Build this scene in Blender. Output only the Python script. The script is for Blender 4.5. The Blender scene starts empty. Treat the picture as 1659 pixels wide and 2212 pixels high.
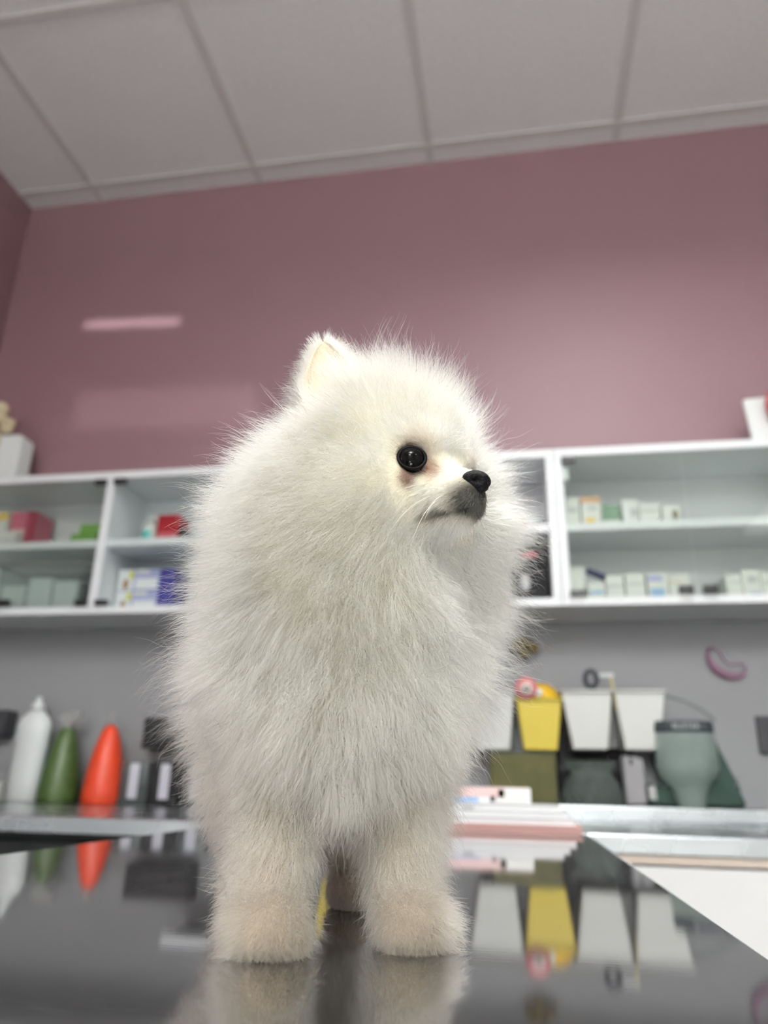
import bpy, bmesh, math, random
import numpy as np
from mathutils import Vector, Matrix, kdtree

random.seed(7)
rng = np.random.default_rng(7)
SC = bpy.context.scene
COL = SC.collection

# ------------------------------------------------------------------ materials
def nodes_of(name):
    m = bpy.data.materials.new(name); m.use_nodes = True
    nt = m.node_tree
    return m, nt, nt.nodes['Principled BSDF']

def mat(name, col, rough=0.5, metal=0.0, spec=0.5, coat=0.0, coat_rough=0.1, vary=0.04, scale=40.0,
        bump=0.0, bump_scale=200.0, trans=0.0, emit=None, sss=0.0):
    """Principled material whose colour is gently varied by a noise texture in object space."""
    m, nt, b = nodes_of(name)
    tc = nt.nodes.new('ShaderNodeTexCoord')
    nz = nt.nodes.new('ShaderNodeTexNoise'); nz.inputs['Scale'].default_value = scale; nz.inputs['Detail'].default_value = 4
    nt.links.new(tc.outputs['Object'], nz.inputs['Vector'])
    mx = nt.nodes.new('ShaderNodeMix'); mx.data_type = 'RGBA'
    c = list(col)
    mx.inputs['A'].default_value = [max(0, x * (1 - vary)) for x in c] + [1]
    mx.inputs['B'].default_value = [min(1, x * (1 + vary)) for x in c] + [1]
    nt.links.new(nz.outputs['Fac'], mx.inputs['Factor'])
    nt.links.new(mx.outputs['Result'], b.inputs['Base Color'])
    b.inputs['Roughness'].default_value = rough
    b.inputs['Metallic'].default_value = metal
    b.inputs['Specular IOR Level'].default_value = spec
    b.inputs['Coat Weight'].default_value = coat
    b.inputs['Coat Roughness'].default_value = coat_rough
    b.inputs['Transmission Weight'].default_value = trans
    if sss:
        b.inputs['Subsurface Weight'].default_value = sss
        b.inputs['Subsurface Radius'].default_value = (0.004, 0.002, 0.001)
    if bump:
        n2 = nt.nodes.new('ShaderNodeTexNoise'); n2.inputs['Scale'].default_value = bump_scale; n2.inputs['Detail'].default_value = 6
        nt.links.new(tc.outputs['Object'], n2.inputs['Vector'])
        bp = nt.nodes.new('ShaderNodeBump'); bp.inputs['Strength'].default_value = bump; bp.inputs['Distance'].default_value = 0.002
        nt.links.new(n2.outputs['Fac'], bp.inputs['Height']); nt.links.new(bp.outputs['Normal'], b.inputs['Normal'])
    return m

def clear_mat(name, tint, gloss=0.10, haze=0.0, haze_col=(0.6, 0.65, 0.62), rough=0.03):
    """Thin see-through plastic or glass: tinted transparency, a mirror coat, a little haze."""
    m = bpy.data.materials.new(name); m.use_nodes = True; nt = m.node_tree; nt.nodes.clear()
    out = nt.nodes.new('ShaderNodeOutputMaterial')
    tr = nt.nodes.new('ShaderNodeBsdfTransparent'); tr.inputs['Color'].default_value = (*tint, 1)
    gl = nt.nodes.new('ShaderNodeBsdfGlossy'); gl.inputs['Color'].default_value = (1, 1, 1, 1); gl.inputs['Roughness'].default_value = rough
    lw = nt.nodes.new('ShaderNodeLayerWeight'); lw.inputs['Blend'].default_value = gloss
    m1 = nt.nodes.new('ShaderNodeMixShader')
    nt.links.new(lw.outputs['Fresnel'], m1.inputs['Fac']); nt.links.new(tr.outputs[0], m1.inputs[1]); nt.links.new(gl.outputs[0], m1.inputs[2])
    last = m1
    if haze:
        df = nt.nodes.new('ShaderNodeBsdfDiffuse'); df.inputs['Color'].default_value = (*haze_col, 1)
        tl = nt.nodes.new('ShaderNodeBsdfTranslucent'); tl.inputs['Color'].default_value = (*haze_col, 1)
        a = nt.nodes.new('ShaderNodeMixShader'); a.inputs['Fac'].default_value = 0.5
        nt.links.new(df.outputs[0], a.inputs[1]); nt.links.new(tl.outputs[0], a.inputs[2])
        nz = nt.nodes.new('ShaderNodeTexNoise'); nz.inputs['Scale'].default_value = 30
        tc = nt.nodes.new('ShaderNodeTexCoord'); nt.links.new(tc.outputs['Object'], nz.inputs['Vector'])
        mr = nt.nodes.new('ShaderNodeMapRange'); mr.inputs['To Min'].default_value = haze * 0.8; mr.inputs['To Max'].default_value = haze * 1.2
        nt.links.new(nz.outputs['Fac'], mr.inputs['Value'])
        m2 = nt.nodes.new('ShaderNodeMixShader'); nt.links.new(mr.outputs['Result'], m2.inputs['Fac'])
        nt.links.new(m1.outputs[0], m2.inputs[1]); nt.links.new(a.outputs[0], m2.inputs[2]); last = m2
    nt.links.new(last.outputs[0], out.inputs['Surface'])
    return m

M = {}
M['pink'] = mat('pink_wall_paint', (0.258, 0.132, 0.153), 0.58, spec=1.0, coat=.30, coat_rough=.55, vary=0.02, scale=6, bump=0.05, bump_scale=350)
M['grey_wall'] = mat('grey_wall_paint', (0.315, 0.315, 0.325), 0.5, vary=0.02, scale=5)
M['offwhite'] = mat('off_white_paint', (0.72, 0.72, 0.71), 0.6, vary=0.02, scale=5)
M['floor'] = mat('pale_grey_vinyl', (0.55, 0.555, 0.545), 0.45, vary=0.15, scale=60)
M['white_lam'] = mat('white_laminate', (0.84, 0.85, 0.87), 0.32, vary=0.01)
M['drawer'] = mat('white_gloss_laminate', (0.66, 0.65, 0.645), 0.25, vary=0.01)
M['ply'] = mat('beige_board_edge', (0.55, 0.46, 0.39), 0.6, vary=0.08)
M['dark'] = mat('charcoal_board', (0.02, 0.021, 0.022), 0.6, vary=0.1)
M['black'] = mat('black_plastic', (0.008, 0.008, 0.009), 0.35, vary=0.1)
M['black_fab'] = mat('black_fabric', (0.012, 0.012, 0.014), 0.8, vary=0.3, scale=300)
M['white_pl'] = mat('white_plastic', (0.83, 0.86, 0.85), 0.35, vary=0.01, sss=0.05)
M['paper'] = mat('white_paper', (0.85, 0.85, 0.86), 0.6, vary=0.01)
M['card'] = mat('white_carton', (0.78, 0.77, 0.73), 0.5, vary=0.02)
M['cream'] = mat('cream_plastic', (0.80, 0.81, 0.77), 0.38, vary=0.01)
M['yellow'] = mat('yellow_plastic', (0.80, 0.63, 0.10), 0.4, vary=0.02)
M['amber'] = mat('amber_plastic', (0.78, 0.47, 0.02), 0.3, vary=0.03)
M['green_b'] = mat('green_bottle_plastic', (0.055, 0.10, 0.022), 0.4, vary=0.06)
M['red_b'] = mat('orange_red_plastic', (0.80, 0.07, 0.022), 0.38, vary=0.04)
M['translucent'] = clear_mat('cloudy_clear_plastic', (0.9, 0.9, 0.9), 0.1, 0.45, (0.7, 0.7, 0.68))
M['frost'] = clear_mat('frosted_plastic', (0.9, 0.9, 0.9), 0.1, 0.68, (0.72, 0.72, 0.70))
M['acrylic'] = clear_mat('clear_acrylic', (0.93, 0.96, 0.95), 0.12, 0.12, (0.7, 0.74, 0.74))
M['glass_l'] = clear_mat('green_tinted_glass', (0.94, 0.96, 0.945), 0.11, 0.03, (0.45, 0.50, 0.48), 0.0)
M['glass_c'] = clear_mat('clear_glass', (0.95, 0.97, 0.965), 0.04, 0.0, rough=0.0)
M['collar'] = clear_mat('pale_green_translucent_plastic', (0.86, 0.95, 0.91), 0.12, 0.44, (0.85, 0.97, 0.92))
M['collar2'] = clear_mat('grey_green_translucent_plastic', (0.74, 0.80, 0.77), 0.10, 0.38, (0.42, 0.48, 0.45))
M['olive'] = clear_mat('olive_translucent_plastic', (0.62, 0.62, 0.42), 0.06, 0.55, (0.46, 0.45, 0.25))
M['dgreen'] = mat('dark_green_fabric', (0.022, 0.052, 0.040), 0.75, vary=0.25, scale=250)
M['band'] = mat('slate_band_fabric', (0.030, 0.040, 0.045), 0.7, vary=0.15, scale=200)
M['grey_pl'] = mat('grey_plastic', (0.33, 0.32, 0.33), 0.5, vary=0.03)
M['slate'] = mat('slate_plastic', (0.035, 0.034, 0.04), 0.4, vary=0.05)
M['rose'] = mat('pink_red_label', (0.62, 0.14, 0.17), 0.5, vary=0.04)
M['rose_l'] = mat('pale_pink_label', (0.72, 0.36, 0.34), 0.5, vary=0.04)
M['olive_dot'] = mat('olive_grey_plastic', (0.22, 0.2, 0.12), 0.5)
M['pinkbox'] = mat('pink_carton', (0.55, 0.13, 0.19), 0.5, vary=0.05)
M['wine'] = mat('wine_red_carton', (0.32, 0.03, 0.06), 0.5, vary=0.05)
M['redbox'] = mat('dark_red_carton', (0.36, 0.012, 0.02), 0.4, vary=0.05)
M['greenbox'] = mat('green_carton', (0.16, 0.36, 0.06), 0.5, vary=0.05)
M['greenprint'] = mat('muted_green_print', (0.20, 0.33, 0.22), 0.5, vary=0.06)
M['orangeprint'] = mat('peach_orange_print', (0.68, 0.38, 0.2), 0.5, vary=0.06)
M['yelprint'] = mat('yellow_print', (0.80, 0.55, 0.14), 0.5, vary=0.06)
M['limeprint'] = mat('lime_yellow_print', (0.72, 0.68, 0.08), 0.5, vary=0.06)
M['tanprint'] = mat('tan_brown_print', (0.42, 0.25, 0.13), 0.5, vary=0.2, scale=90)
M['blueprint'] = mat('pale_blue_print', (0.30, 0.46, 0.70), 0.5, vary=0.06)
M['lilac'] = mat('lilac_print', (0.42, 0.42, 0.66), 0.5, vary=0.04)
M['indigo'] = mat('indigo_carton', (0.055, 0.05, 0.26), 0.45, vary=0.06)
M['teal'] = mat('teal_print', (0.14, 0.55, 0.50), 0.5, vary=0.05)
M['maroonprint'] = mat('maroon_print', (0.40, 0.03, 0.05), 0.5, vary=0.05)
M['magenta'] = mat('magenta_print', (0.70, 0.16, 0.33), 0.5, vary=0.05)
M['greyprint'] = mat('grey_print', (0.50, 0.50, 0.50), 0.5, vary=0.05)
M['pinkfolder'] = mat('salmon_pink_card', (0.72, 0.42, 0.37), 0.55, vary=0.04)
M['blush'] = mat('blush_pink_print', (0.78, 0.55, 0.53), 0.5, vary=0.05)
M['bone'] = mat('ivory_bone_plastic', (0.62, 0.52, 0.34), 0.45, vary=0.25, scale=80)
M['heart'] = mat('red_anatomy_plastic', (0.55, 0.10, 0.11), 0.35, vary=0.3, scale=60)
M['purple'] = mat('dusty_purple_rubber', (0.30, 0.16, 0.235), 0.6, vary=0.1)
M['purple_f'] = mat('faded_purple_rubber', (0.42, 0.30, 0.37), 0.6, vary=0.1)
M['moss'] = mat('mottled_olive_brown_fibre', (0.20, 0.15, 0.045), 0.8, vary=0.7, scale=160)
M['straw'] = mat('yellow_straw_plastic', (0.70, 0.60, 0.25), 0.5)
M['navy'] = mat('navy_plastic', (0.02, 0.024, 0.035), 0.4, vary=0.1)

def metal_mat(name, col, rough, scratch=0.25, haze=0.0):
    m, nt, b = nodes_of(name)
    tc = nt.nodes.new('ShaderNodeTexCoord')
    mp = nt.nodes.new('ShaderNodeMapping'); mp.inputs['Scale'].default_value = (6, 260, 60)
    nz = nt.nodes.new('ShaderNodeTexNoise'); nz.inputs['Scale'].default_value = 3; nz.inputs['Detail'].default_value = 8
    nt.links.new(tc.outputs['Object'], mp.inputs['Vector']); nt.links.new(mp.outputs['Vector'], nz.inputs['Vector'])
    n2 = nt.nodes.new('ShaderNodeTexNoise'); n2.inputs['Scale'].default_value = 14; n2.inputs['Detail'].default_value = 5
    nt.links.new(tc.outputs['Object'], n2.inputs['Vector'])
    mx = nt.nodes.new('ShaderNodeMix'); mx.data_type = 'RGBA'
    mx.inputs['A'].default_value = [c * 0.92 for c in col] + [1]; mx.inputs['B'].default_value = [min(1, c * 1.08) for c in col] + [1]
    nt.links.new(nz.outputs['Fac'], mx.inputs['Factor']); nt.links.new(mx.outputs['Result'], b.inputs['Base Color'])
    mr = nt.nodes.new('ShaderNodeMapRange'); mr.inputs['From Min'].default_value = 0.3; mr.inputs['From Max'].default_value = 0.75
    mr.inputs['To Min'].default_value = rough * 0.7; mr.inputs['To Max'].default_value = rough * 1.6
    nt.links.new(n2.outputs['Fac'], mr.inputs['Value']); nt.links.new(mr.outputs['Result'], b.inputs['Roughness'])
    bp = nt.nodes.new('ShaderNodeBump'); bp.inputs['Strength'].default_value = scratch; bp.inputs['Distance'].default_value = 0.0002
    nt.links.new(nz.outputs['Fac'], bp.inputs['Height']); nt.links.new(bp.outputs['Normal'], b.inputs['Normal'])
    b.inputs['Metallic'].default_value = 1.0
    if haze:                                     # worn, finely scuffed layer mixed with the polished one
        b2 = nt.nodes.new('ShaderNodeBsdfPrincipled'); b2.inputs['Metallic'].default_value = 1.0; b2.inputs['Roughness'].default_value = .48
        nt.links.new(mx.outputs['Result'], b2.inputs['Base Color'])
        n3 = nt.nodes.new('ShaderNodeTexNoise'); n3.inputs['Scale'].default_value = 9; n3.inputs['Detail'].default_value = 7
        nt.links.new(tc.outputs['Object'], n3.inputs['Vector'])
        mh = nt.nodes.new('ShaderNodeMapRange'); mh.inputs['From Min'].default_value = .3; mh.inputs['From Max'].default_value = .7
        mh.inputs['To Min'].default_value = haze * .8; mh.inputs['To Max'].default_value = haze * 1.2
        nt.links.new(n3.outputs['Fac'], mh.inputs['Value'])
        ms_ = nt.nodes.new('ShaderNodeMixShader'); out = nt.nodes['Material Output']
        nt.links.new(mh.outputs['Result'], ms_.inputs['Fac']); nt.links.new(b.outputs[0], ms_.inputs[1]); nt.links.new(b2.outputs[0], ms_.inputs[2])
        nt.links.new(ms_.outputs[0], out.inputs['Surface'])
    return m
M['steel'] = metal_mat('polished_stainless_steel', (0.47, 0.47, 0.48), 0.030, 0.04, 0.12)
M['steel_c'] = metal_mat('brushed_stainless_steel', (0.56, 0.585, 0.60), 0.24, 0.10)
M['chrome'] = metal_mat('chrome', (0.6, 0.6, 0.62), 0.12, 0.02)

def ceiling_mat():
    m, nt, b = nodes_of('mineral_fibre_tile')
    tc = nt.nodes.new('ShaderNodeTexCoord')
    n1 = nt.nodes.new('ShaderNodeTexNoise'); n1.inputs['Scale'].default_value = 120; n1.inputs['Detail'].default_value = 6; n1.inputs['Roughness'].default_value = 0.7
    n2 = nt.nodes.new('ShaderNodeTexVoronoi'); n2.inputs['Scale'].default_value = 70
    for n in (n1, n2): nt.links.new(tc.outputs['Object'], n.inputs['Vector'])
    r = nt.nodes.new('ShaderNodeValToRGB'); r.color_ramp.elements[0].position = 0.34; r.color_ramp.elements[0].color = (0.74, 0.73, 0.725, 1)
    r.color_ramp.elements[1].position = 0.56; r.color_ramp.elements[1].color = (0.86, 0.85, 0.845, 1)
    nt.links.new(n1.outputs['Fac'], r.inputs['Fac']); nt.links.new(r.outputs['Color'], b.inputs['Base Color'])
    b.inputs['Roughness'].default_value = 0.95; b.inputs['Specular IOR Level'].default_value = 0.1
    bp = nt.nodes.new('ShaderNodeBump'); bp.inputs['Strength'].default_value = 0.3; bp.inputs['Distance'].default_value = 0.002
    nt.links.new(n1.outputs['Fac'], bp.inputs['Height']); nt.links.new(bp.outputs['Normal'], b.inputs['Normal'])
    return m
M['tile'] = ceiling_mat()
M['tbar'] = mat('grid_metal_paint', (0.66, 0.64, 0.625), 0.6, vary=0.02)

# ------------------------------------------------------------------ mesh helpers
class B:
    """Collects shapes, each with its own material, into one mesh."""
    def __init__(self):
        self.bm = bmesh.new(); self.mats = []
    def _mi(self, m):
        if m not in self.mats: self.mats.append(m)
        return self.mats.index(m)
    def _paint(self, faces, m, smooth=False):
        i = self._mi(m)
        for f in faces: f.material_index = i; f.smooth = smooth
    def box(self, x0, x1, y0, y1, z0, z1, m, bev=0.0, seg=2, rot=0.0, pivot=None):
        vs = [self.bm.verts.new((x, y, z)) for z in (z0, z1) for y in (y0, y1) for x in (x0, x1)]
        q = [(0, 2, 3, 1), (4, 5, 7, 6), (0, 1, 5, 4), (2, 6, 7, 3), (0, 4, 6, 2), (1, 3, 7, 5)]
        fs = [self.bm.faces.new([vs[i] for i in a]) for a in q]
        self._paint(fs, m)
        geom = vs
        if bev:
            es = list({e for f in fs for e in f.edges})
            r = bmesh.ops.bevel(self.bm, geom=es, offset=bev, segments=seg, profile=0.7, affect='EDGES')
            fs2 = set(r['faces']); self._paint(list(fs2), m, True)
            geom = list({v for f in fs2 for v in f.verts} | {v for v in vs if v.is_valid})
        if rot:
            c = Vector(pivot) if pivot else Vector(((x0 + x1) / 2, (y0 + y1) / 2, 0))
            bmesh.ops.rotate(self.bm, verts=geom, cent=c, matrix=Matrix.Rotation(rot, 3, 'Z'))
        return self
    def lathe(self, c, prof, m, n=32, sx=1.0, sy=1.0, close=True, a0=0.0, a1=2 * math.pi, axis='Z'):
        full = abs(a1 - a0 - 2 * math.pi) < 1e-6
        k = n if full else n + 1
        rings = []
        for r, z in prof:
            ring = []
            for i in range(k):
                a = a0 + (a1 - a0) * i / n
                p = (r * math.cos(a) * sx, r * math.sin(a) * sy, z)
                if axis == 'Y': p = (p[0], -p[2], p[1])
                if axis == 'X': p = (p[2], p[0], p[1])
                ring.append(self.bm.verts.new((c[0] + p[0], c[1] + p[1], c[2] + p[2])))
            rings.append(ring)
        fs = []
        for a, b in zip(rings[:-1], rings[1:]):
            for i in range(k if full else k - 1):
                j = (i + 1) % k
                fs.append(self.bm.faces.new((a[i], a[j], b[j], b[i])))
        if close and full:
            if prof[0][0] > 1e-5: fs.append(self.bm.faces.new(rings[0][::-1]))
            if prof[-1][0] > 1e-5: fs.append(self.bm.faces.new(rings[-1]))
        self._paint(fs, m, True)
        return self
    def prism(self, pts, y0, y1, m, smooth=False, bev=0.0):
        """Polygon in the XZ plane pushed from y0 to y1."""
        a = [self.bm.verts.new((x, y0, z)) for x, z in pts]; b = [self.bm.verts.new((x, y1, z)) for x, z in pts]
        fs = [self.bm.faces.new(a), self.bm.faces.new(b[::-1])]
        n = len(pts)
        for i in range(n):
            j = (i + 1) % n
            fs.append(self.bm.faces.new((a[j], a[i], b[i], b[j])))
        self._paint(fs, m, smooth)
        if bev:
            es = list({e for f in fs for e in f.edges})
            r = bmesh.ops.bevel(self.bm, geom=es, offset=bev, segments=2, affect='EDGES'); self._paint(r['faces'], m, True)
        return self
    def tube(self, pts, rad, m, n=10, closed=False):
        pts = [Vector(p) for p in pts]; rings = []
        L = len(pts)
        for i, p in enumerate(pts):
            if closed: t = pts[(i + 1) % L] - pts[(i - 1) % L]
            else: t = pts[min(i + 1, L - 1)] - pts[max(i - 1, 0)]
            t.normalize()
            u = t.cross(Vector((0.13, 0.31, 1))).normalized(); v = t.cross(u)
            r = rad[i] if hasattr(rad, '__len__') else rad
            rings.append([self.bm.verts.new(p + r * (math.cos(2 * math.pi * k / n) * u + math.sin(2 * math.pi * k / n) * v)) for k in range(n)])
        fs = []
        rg = list(zip(rings[:-1], rings[1:])) + ([(rings[-1], rings[0])] if closed else [])
        for a, b in rg:
            for k in range(n):
                j = (k + 1) % n; fs.append(self.bm.faces.new((a[k], a[j], b[j], b[k])))
        if not closed: fs += [self.bm.faces.new(rings[0][::-1]), self.bm.faces.new(rings[-1])]
        self._paint(fs, m, True)
        return self
    def ball(self, c, r, m, sub=3, noise=0.0):
        rr = r if hasattr(r, '__len__') else (r, r, r)
        res = bmesh.ops.create_icosphere(self.bm, subdivisions=sub, radius=1)
        for v in res['verts']:
            k = 1 + noise * (random.random() - 0.5)
            v.co = Vector((c[0] + v.co.x * rr[0] * k, c[1] + v.co.y * rr[1] * k, c[2] + v.co.z * rr[2] * k))
        self._paint(list({f for v in res['verts'] for f in v.link_faces}), m, True)
        return self
    def shell(self, x0, x1, y0, y1, z0, z1, t, m, top=(1, 1)):
        """Open tray; top scales the mouth in x and y about the centre."""
        cx, cy = (x0 + x1) / 2, (y0 + y1) / 2
        def ring(z, sx, sy, ins):
            return [self.bm.verts.new((cx + sgx * ((x1 - x0) / 2 * sx - ins), cy + sgy * ((y1 - y0) / 2 * sy - ins), z))
                    for sgx, sgy in ((-1, -1), (1, -1), (1, 1), (-1, 1))]
        rs = [ring(z0, 1, 1, 0), ring(z1, top[0], top[1], 0), ring(z1, top[0], top[1], t), ring(z0 + t, 1, 1, t)]
        fs = [self.bm.faces.new(rs[0][::-1]), self.bm.faces.new(rs[3])]
        for a, b in zip(rs[:-1], rs[1:]):
            for i in range(4):
                j = (i + 1) % 4; fs.append(self.bm.faces.new((a[i], a[j], b[j], b[i])))
        self._paint(fs, m)
        es = list({e for f in fs for e in f.edges})
        r = bmesh.ops.bevel(self.bm, geom=es, offset=t * 0.45, segments=2, affect='EDGES'); self._paint(r['faces'], m, True)
        return self
    def make(self, name, parent=None):
        bmesh.ops.recalc_face_normals(self.bm, faces=self.bm.faces)
        me = bpy.data.meshes.new(name); self.bm.to_mesh(me); self.bm.free()
        for m in self.mats: me.materials.append(m)
        o = bpy.data.objects.new(name, me); COL.objects.link(o)
        if parent is not None: adopt(o, parent)
        return o

def adopt(o, parent):
    o.parent = parent
    p, off = parent, Vector((0, 0, 0))
    while p is not None: off += p.location; p = p.parent
    o.matrix_parent_inverse = Matrix.Translation(-off)
    if parent.parent is not None:      # parent's own inverse already cancels its root
        o.matrix_parent_inverse = Matrix.Identity(4)

def tag(o, label, cat, group=None):
    o['label'] = label; o['category'] = cat
    if group: o['group'] = group
    return o
def thing(name, loc, label, cat, group=None):
    o = bpy.data.objects.new(name, None); o.empty_display_size = 0.05; o.location = loc; COL.objects.link(o)
    return tag(o, label, cat, group)
def struct(o):
    o['kind'] = 'structure'; return o

# ------------------------------------------------------------------ the room
XL, XR, YB, YF, ZC = -1.6886, 2.5, 1.9185, -3.2, 2.933
struct(B().box(XL - .1, XR + .1, YF - .1, YB + .1, -0.06, 0, M['floor']).make('floor'))
struct(B().box(XL - .1, XR + .1, YB, YB + .1, 0, ZC + .1, M['pink']).make('wall_back'))
struct(B().box(XL - .1, XL, YF, YB, 0, ZC + .1, M['pink']).make('wall_left'))
struct(B().box(XR, XR + .1, YF, YB, 0, ZC + .1, M['offwhite']).make('wall_right'))
struct(B().box(XL - .1, XR + .1, YF - .1, YF, 0, ZC + .1, M['offwhite']).make('wall_front'))
ceil = struct(B().box(XL - .1, XR + .1, YF - .1, YB + .1, ZC, ZC + .06, M['tile']).make('ceiling'))
g = B()
TX, TY = -1.4044, 1.8485
x = TX
while x < XR:
    g.box(x - .012, x + .012, YF, YB, ZC - .004, ZC + .001, M['tbar']); x += .6
y = TY
while y > YF:
    g.box(XL, XR, y - .012, y + .012, ZC - .0045, ZC + .001, M['tbar']); y -= .6
struct(g.make('ceiling_grid', ceil))
struct(B().box(XL, XR, YB - .004, YB, 0.9, 1.40, M['grey_wall']).make('trim_1'))
struct(B().box(XL, XL + .004, YF, YB - .0045, 0, 1.357, M['grey_wall']).make('trim_2'))

# ------------------------------------------------------------------ wall cabinets
CF, CB, CZ0, CZ1 = 1.72, 1.912, 1.358, 1.757
def wall_cabinet(x0, x1, dividers, label, doors, side=0.02):
    t = thing('wall_cabinet', ((x0 + x1) / 2, CF, CZ0), label, 'cabinet')
    W = M['white_lam']; bv = 0.0012
    B().box(x0, x1, CF, CB, CZ1 - .021, CZ1, W, bv).make('top_panel', t)
    B().box(x0, x1, CF, CB, CZ0, CZ0 + .019, W, bv).make('bottom_panel', t)
    B().box(x0 + side, x1 - side, CB - .006, CB, CZ0 + .019, CZ1 - .021, W).make('back_panel', t)
    for a, b in ((x0, x0 + side), (x1 - side, x1)):
        B().box(a, b, CF, CB - .0, CZ0 + .019, CZ1 - .021, W, bv).make('side_panel', t)
    edges = [x0 + side]
    for a, b in dividers:
        B().box(a, b, CF, CB - .006, CZ0 + .019, CZ1 - .021, W, bv).make('divider_panel', t)
        edges += [a, b]
    edges.append(x1 - side)
    for a, b in zip(edges[::2], edges[1::2]):
        B().box(a, b, CF + .008, CB - .006, 1.542, 1.562, W, bv).make('shelf', t)
    for a, b, hinge, m in doors:
        d = B().box(a, b, CF - .004, CF + .001, CZ0 + .021, CZ1 - .023, m, 0.0006).make('glass_door', t)
        for z in (CZ0 + .021, CZ1 - .039):
            hx0, hx1 = (a - .003, a + .031) if hinge < 0 else (b - .031, b + .003)
            h = B().box(hx0, hx1, CF - .010, CF + .006, z, z + .014, M['black'], .002).make('hinge', d)
    return t, W
cab1, _ = wall_cabinet(-1.680, .1215, [(-1.0795, -1.0555)],
    'long white wall cabinet behind the dog, its left end in the room corner', [
    (-1.6515, -1.3135, -1, M['glass_l']), (-1.3105, -1.0815, 1, M['glass_l']), (-1.0535, -.765, -1, M['glass_c']), (-.762, -.478, 1, M['glass_c'])])
cab2, _ = wall_cabinet(.1225, 1.33, [(.7135, .7335)],
    'white wall cabinet right of the dog with two rows of small medicine cartons', [
    (.1435, .4195, -1, M['glass_l']), (.4225, .7115, 1, M['glass_l'])])
for c, xs in ((cab1, (-1.3185,)), (cab2, (.396, .448))):
    for xx in xs:
        B().box(xx - .0155, xx + .0155, CF - .013, CF + .004, CZ0 + .022, CZ0 + .040, M['black'], .003).make('door_clip', c)
B().box(.143, .156, CF + .004, CF + .016, 1.672, 1.708, M['white_pl'], .004).make('white_tab', cab2)  # small white block near the upper left corner of the right cabinet

# ------------------------------------------------------------------ things in the cabinets
SH, FL = 1.562, CZ0 + .019      # shelf top, cabinet floor
def carton(x0, x1, y0, y1, z0, h, label, prints=(), base='card', group=None, rot=0.0, cat='box', name='medicine_carton'):
    """Folding carton; prints = (material, u0, u1, v0, v1) fields on its front face, its end flap a child."""
    b = B().box(x0, x1, y0, y1, z0, z0 + h, M[base], .0008, rot=rot)
    c = ((x0 + x1) / 2, (y0 + y1) / 2, 0)
    for m, u0, u1, v0, v1 in prints:
        b.box(x0 + (x1 - x0) * u0, x0 + (x1 - x0) * u1, y0 - .0004, y0 + .001, z0 + h * v0, z0 + h * v1, M[m], rot=rot, pivot=c)
    o = b.make(name)
    lid = B().box(x0 + .002, x1 - .002, y0 + .001, y1 - .001, z0 + h, z0 + h + .0012, M[base], rot=rot, pivot=c).make('flap', o)
    return tag(o, label, cat, group)

G1, G2 = 'cartons on the upper shelf of the right cabinet', 'cartons on the floor of the right cabinet'
carton(.149, .183, 1.79, 1.86, SH, .090, 'slim white carton with a maroon foot, leftmost on the upper shelf of the right cabinet', [('maroonprint', -.005, 1.005, .02, .22), ('greyprint', .15, .8, .55, .7)], group=G1)
carton(.187, .234, 1.79, 1.87, SH, .090, 'white carton with peach top band and yellow print on the upper shelf', [('orangeprint', 0, 1, .82, 1), ('yelprint', .18, .7, .12, .38), ('greyprint', .3, .8, .6, .72)], group=G1)
carton(.238, .282, 1.80, 1.86, SH, .070, 'white carton with a muted green upper half on the upper shelf', [('greenprint', .02, .99, .42, 1.0)], group=G1)
carton(.287, .326, 1.795, 1.85, SH, .080, 'plain white carton with a bright edge between green and grey lined cartons', [('paper', 0, .35, 0, 1), ('greyprint', .5, .9, .45, .7)], group=G1)
carton(.329, .377, 1.80, 1.865, SH, .070, 'wide off-white carton with a pale grey band on the upper shelf', [('greyprint', .1, .92, .68, .76)], group=G1)
carton(.381, .425, 1.80, 1.86, SH, .062, 'low off-white carton with an olive spot, last in the upper row', [('olive_dot', .55, .85, .42, .8)], group=G1)
carton(.148, .183, 1.79, 1.86, FL, .092, 'tall plain cream carton on the floor of the right cabinet beside its left side', [('card', .6, .9, .3, .9)], group=G2)
carton(.188, .228, 1.785, 1.86, FL, .050, 'low white carton with pale blue print under the tilted dark blue flap', [('blueprint', .1, .9, .45, .62)], group=G2)
ob = carton(.232, .273, 1.79, 1.855, FL, .068, 'white carton with an open dark blue flap tilted on its top', [('greyprint', .1, .9, .6, .68)], group=G2)
fl = B().box(.186, .236, 1.80, 1.85, FL + .086, FL + .089, M['indigo'], .0006)
bmesh.ops.rotate(fl.bm, verts=fl.bm.verts, cent=(.236, 1.82, FL + .0875), matrix=Matrix.Rotation(math.radians(24), 3, 'Y'))
bmesh.ops.translate(fl.bm, verts=fl.bm.verts, vec=(.002, 0, -.016)); fl.make('open_flap', ob)
carton(.277, .322, 1.79, 1.86, FL, .072, 'white carton with a thin grey stripe, second right of the open flap carton', [('greyprint', .1, .92, .62, .68)], group=G2)
carton(.327, .374, 1.79, 1.86, FL, .073, 'white carton with lilac stripe and sky blue patch on the cabinet floor', [('lilac', .05, .75, .72, .92), ('blueprint', .12, .8, .06, .48)], group=G2)
carton(.378, .427, 1.80, 1.86, FL, .072, 'off-white carton with peach line behind the black door clip', [('orangeprint', .06, .7, .70, .73)], group=G2)
carton(.504, .539, 1.79, 1.86, FL, .064, 'white carton with a magenta foot, right of the black door clips', [('magenta', .3, 1, .02, .2), ('greyprint', .1, .9, .7, .76)], group=G2)
carton(.541, .580, 1.79, 1.86, FL, .074, 'white carton with a blue foot and grey oval on the cabinet floor at right', [('blueprint', .3, .95, .04, .26), ('greyprint', .3, .8, .6, .8)], group=G2)
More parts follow.
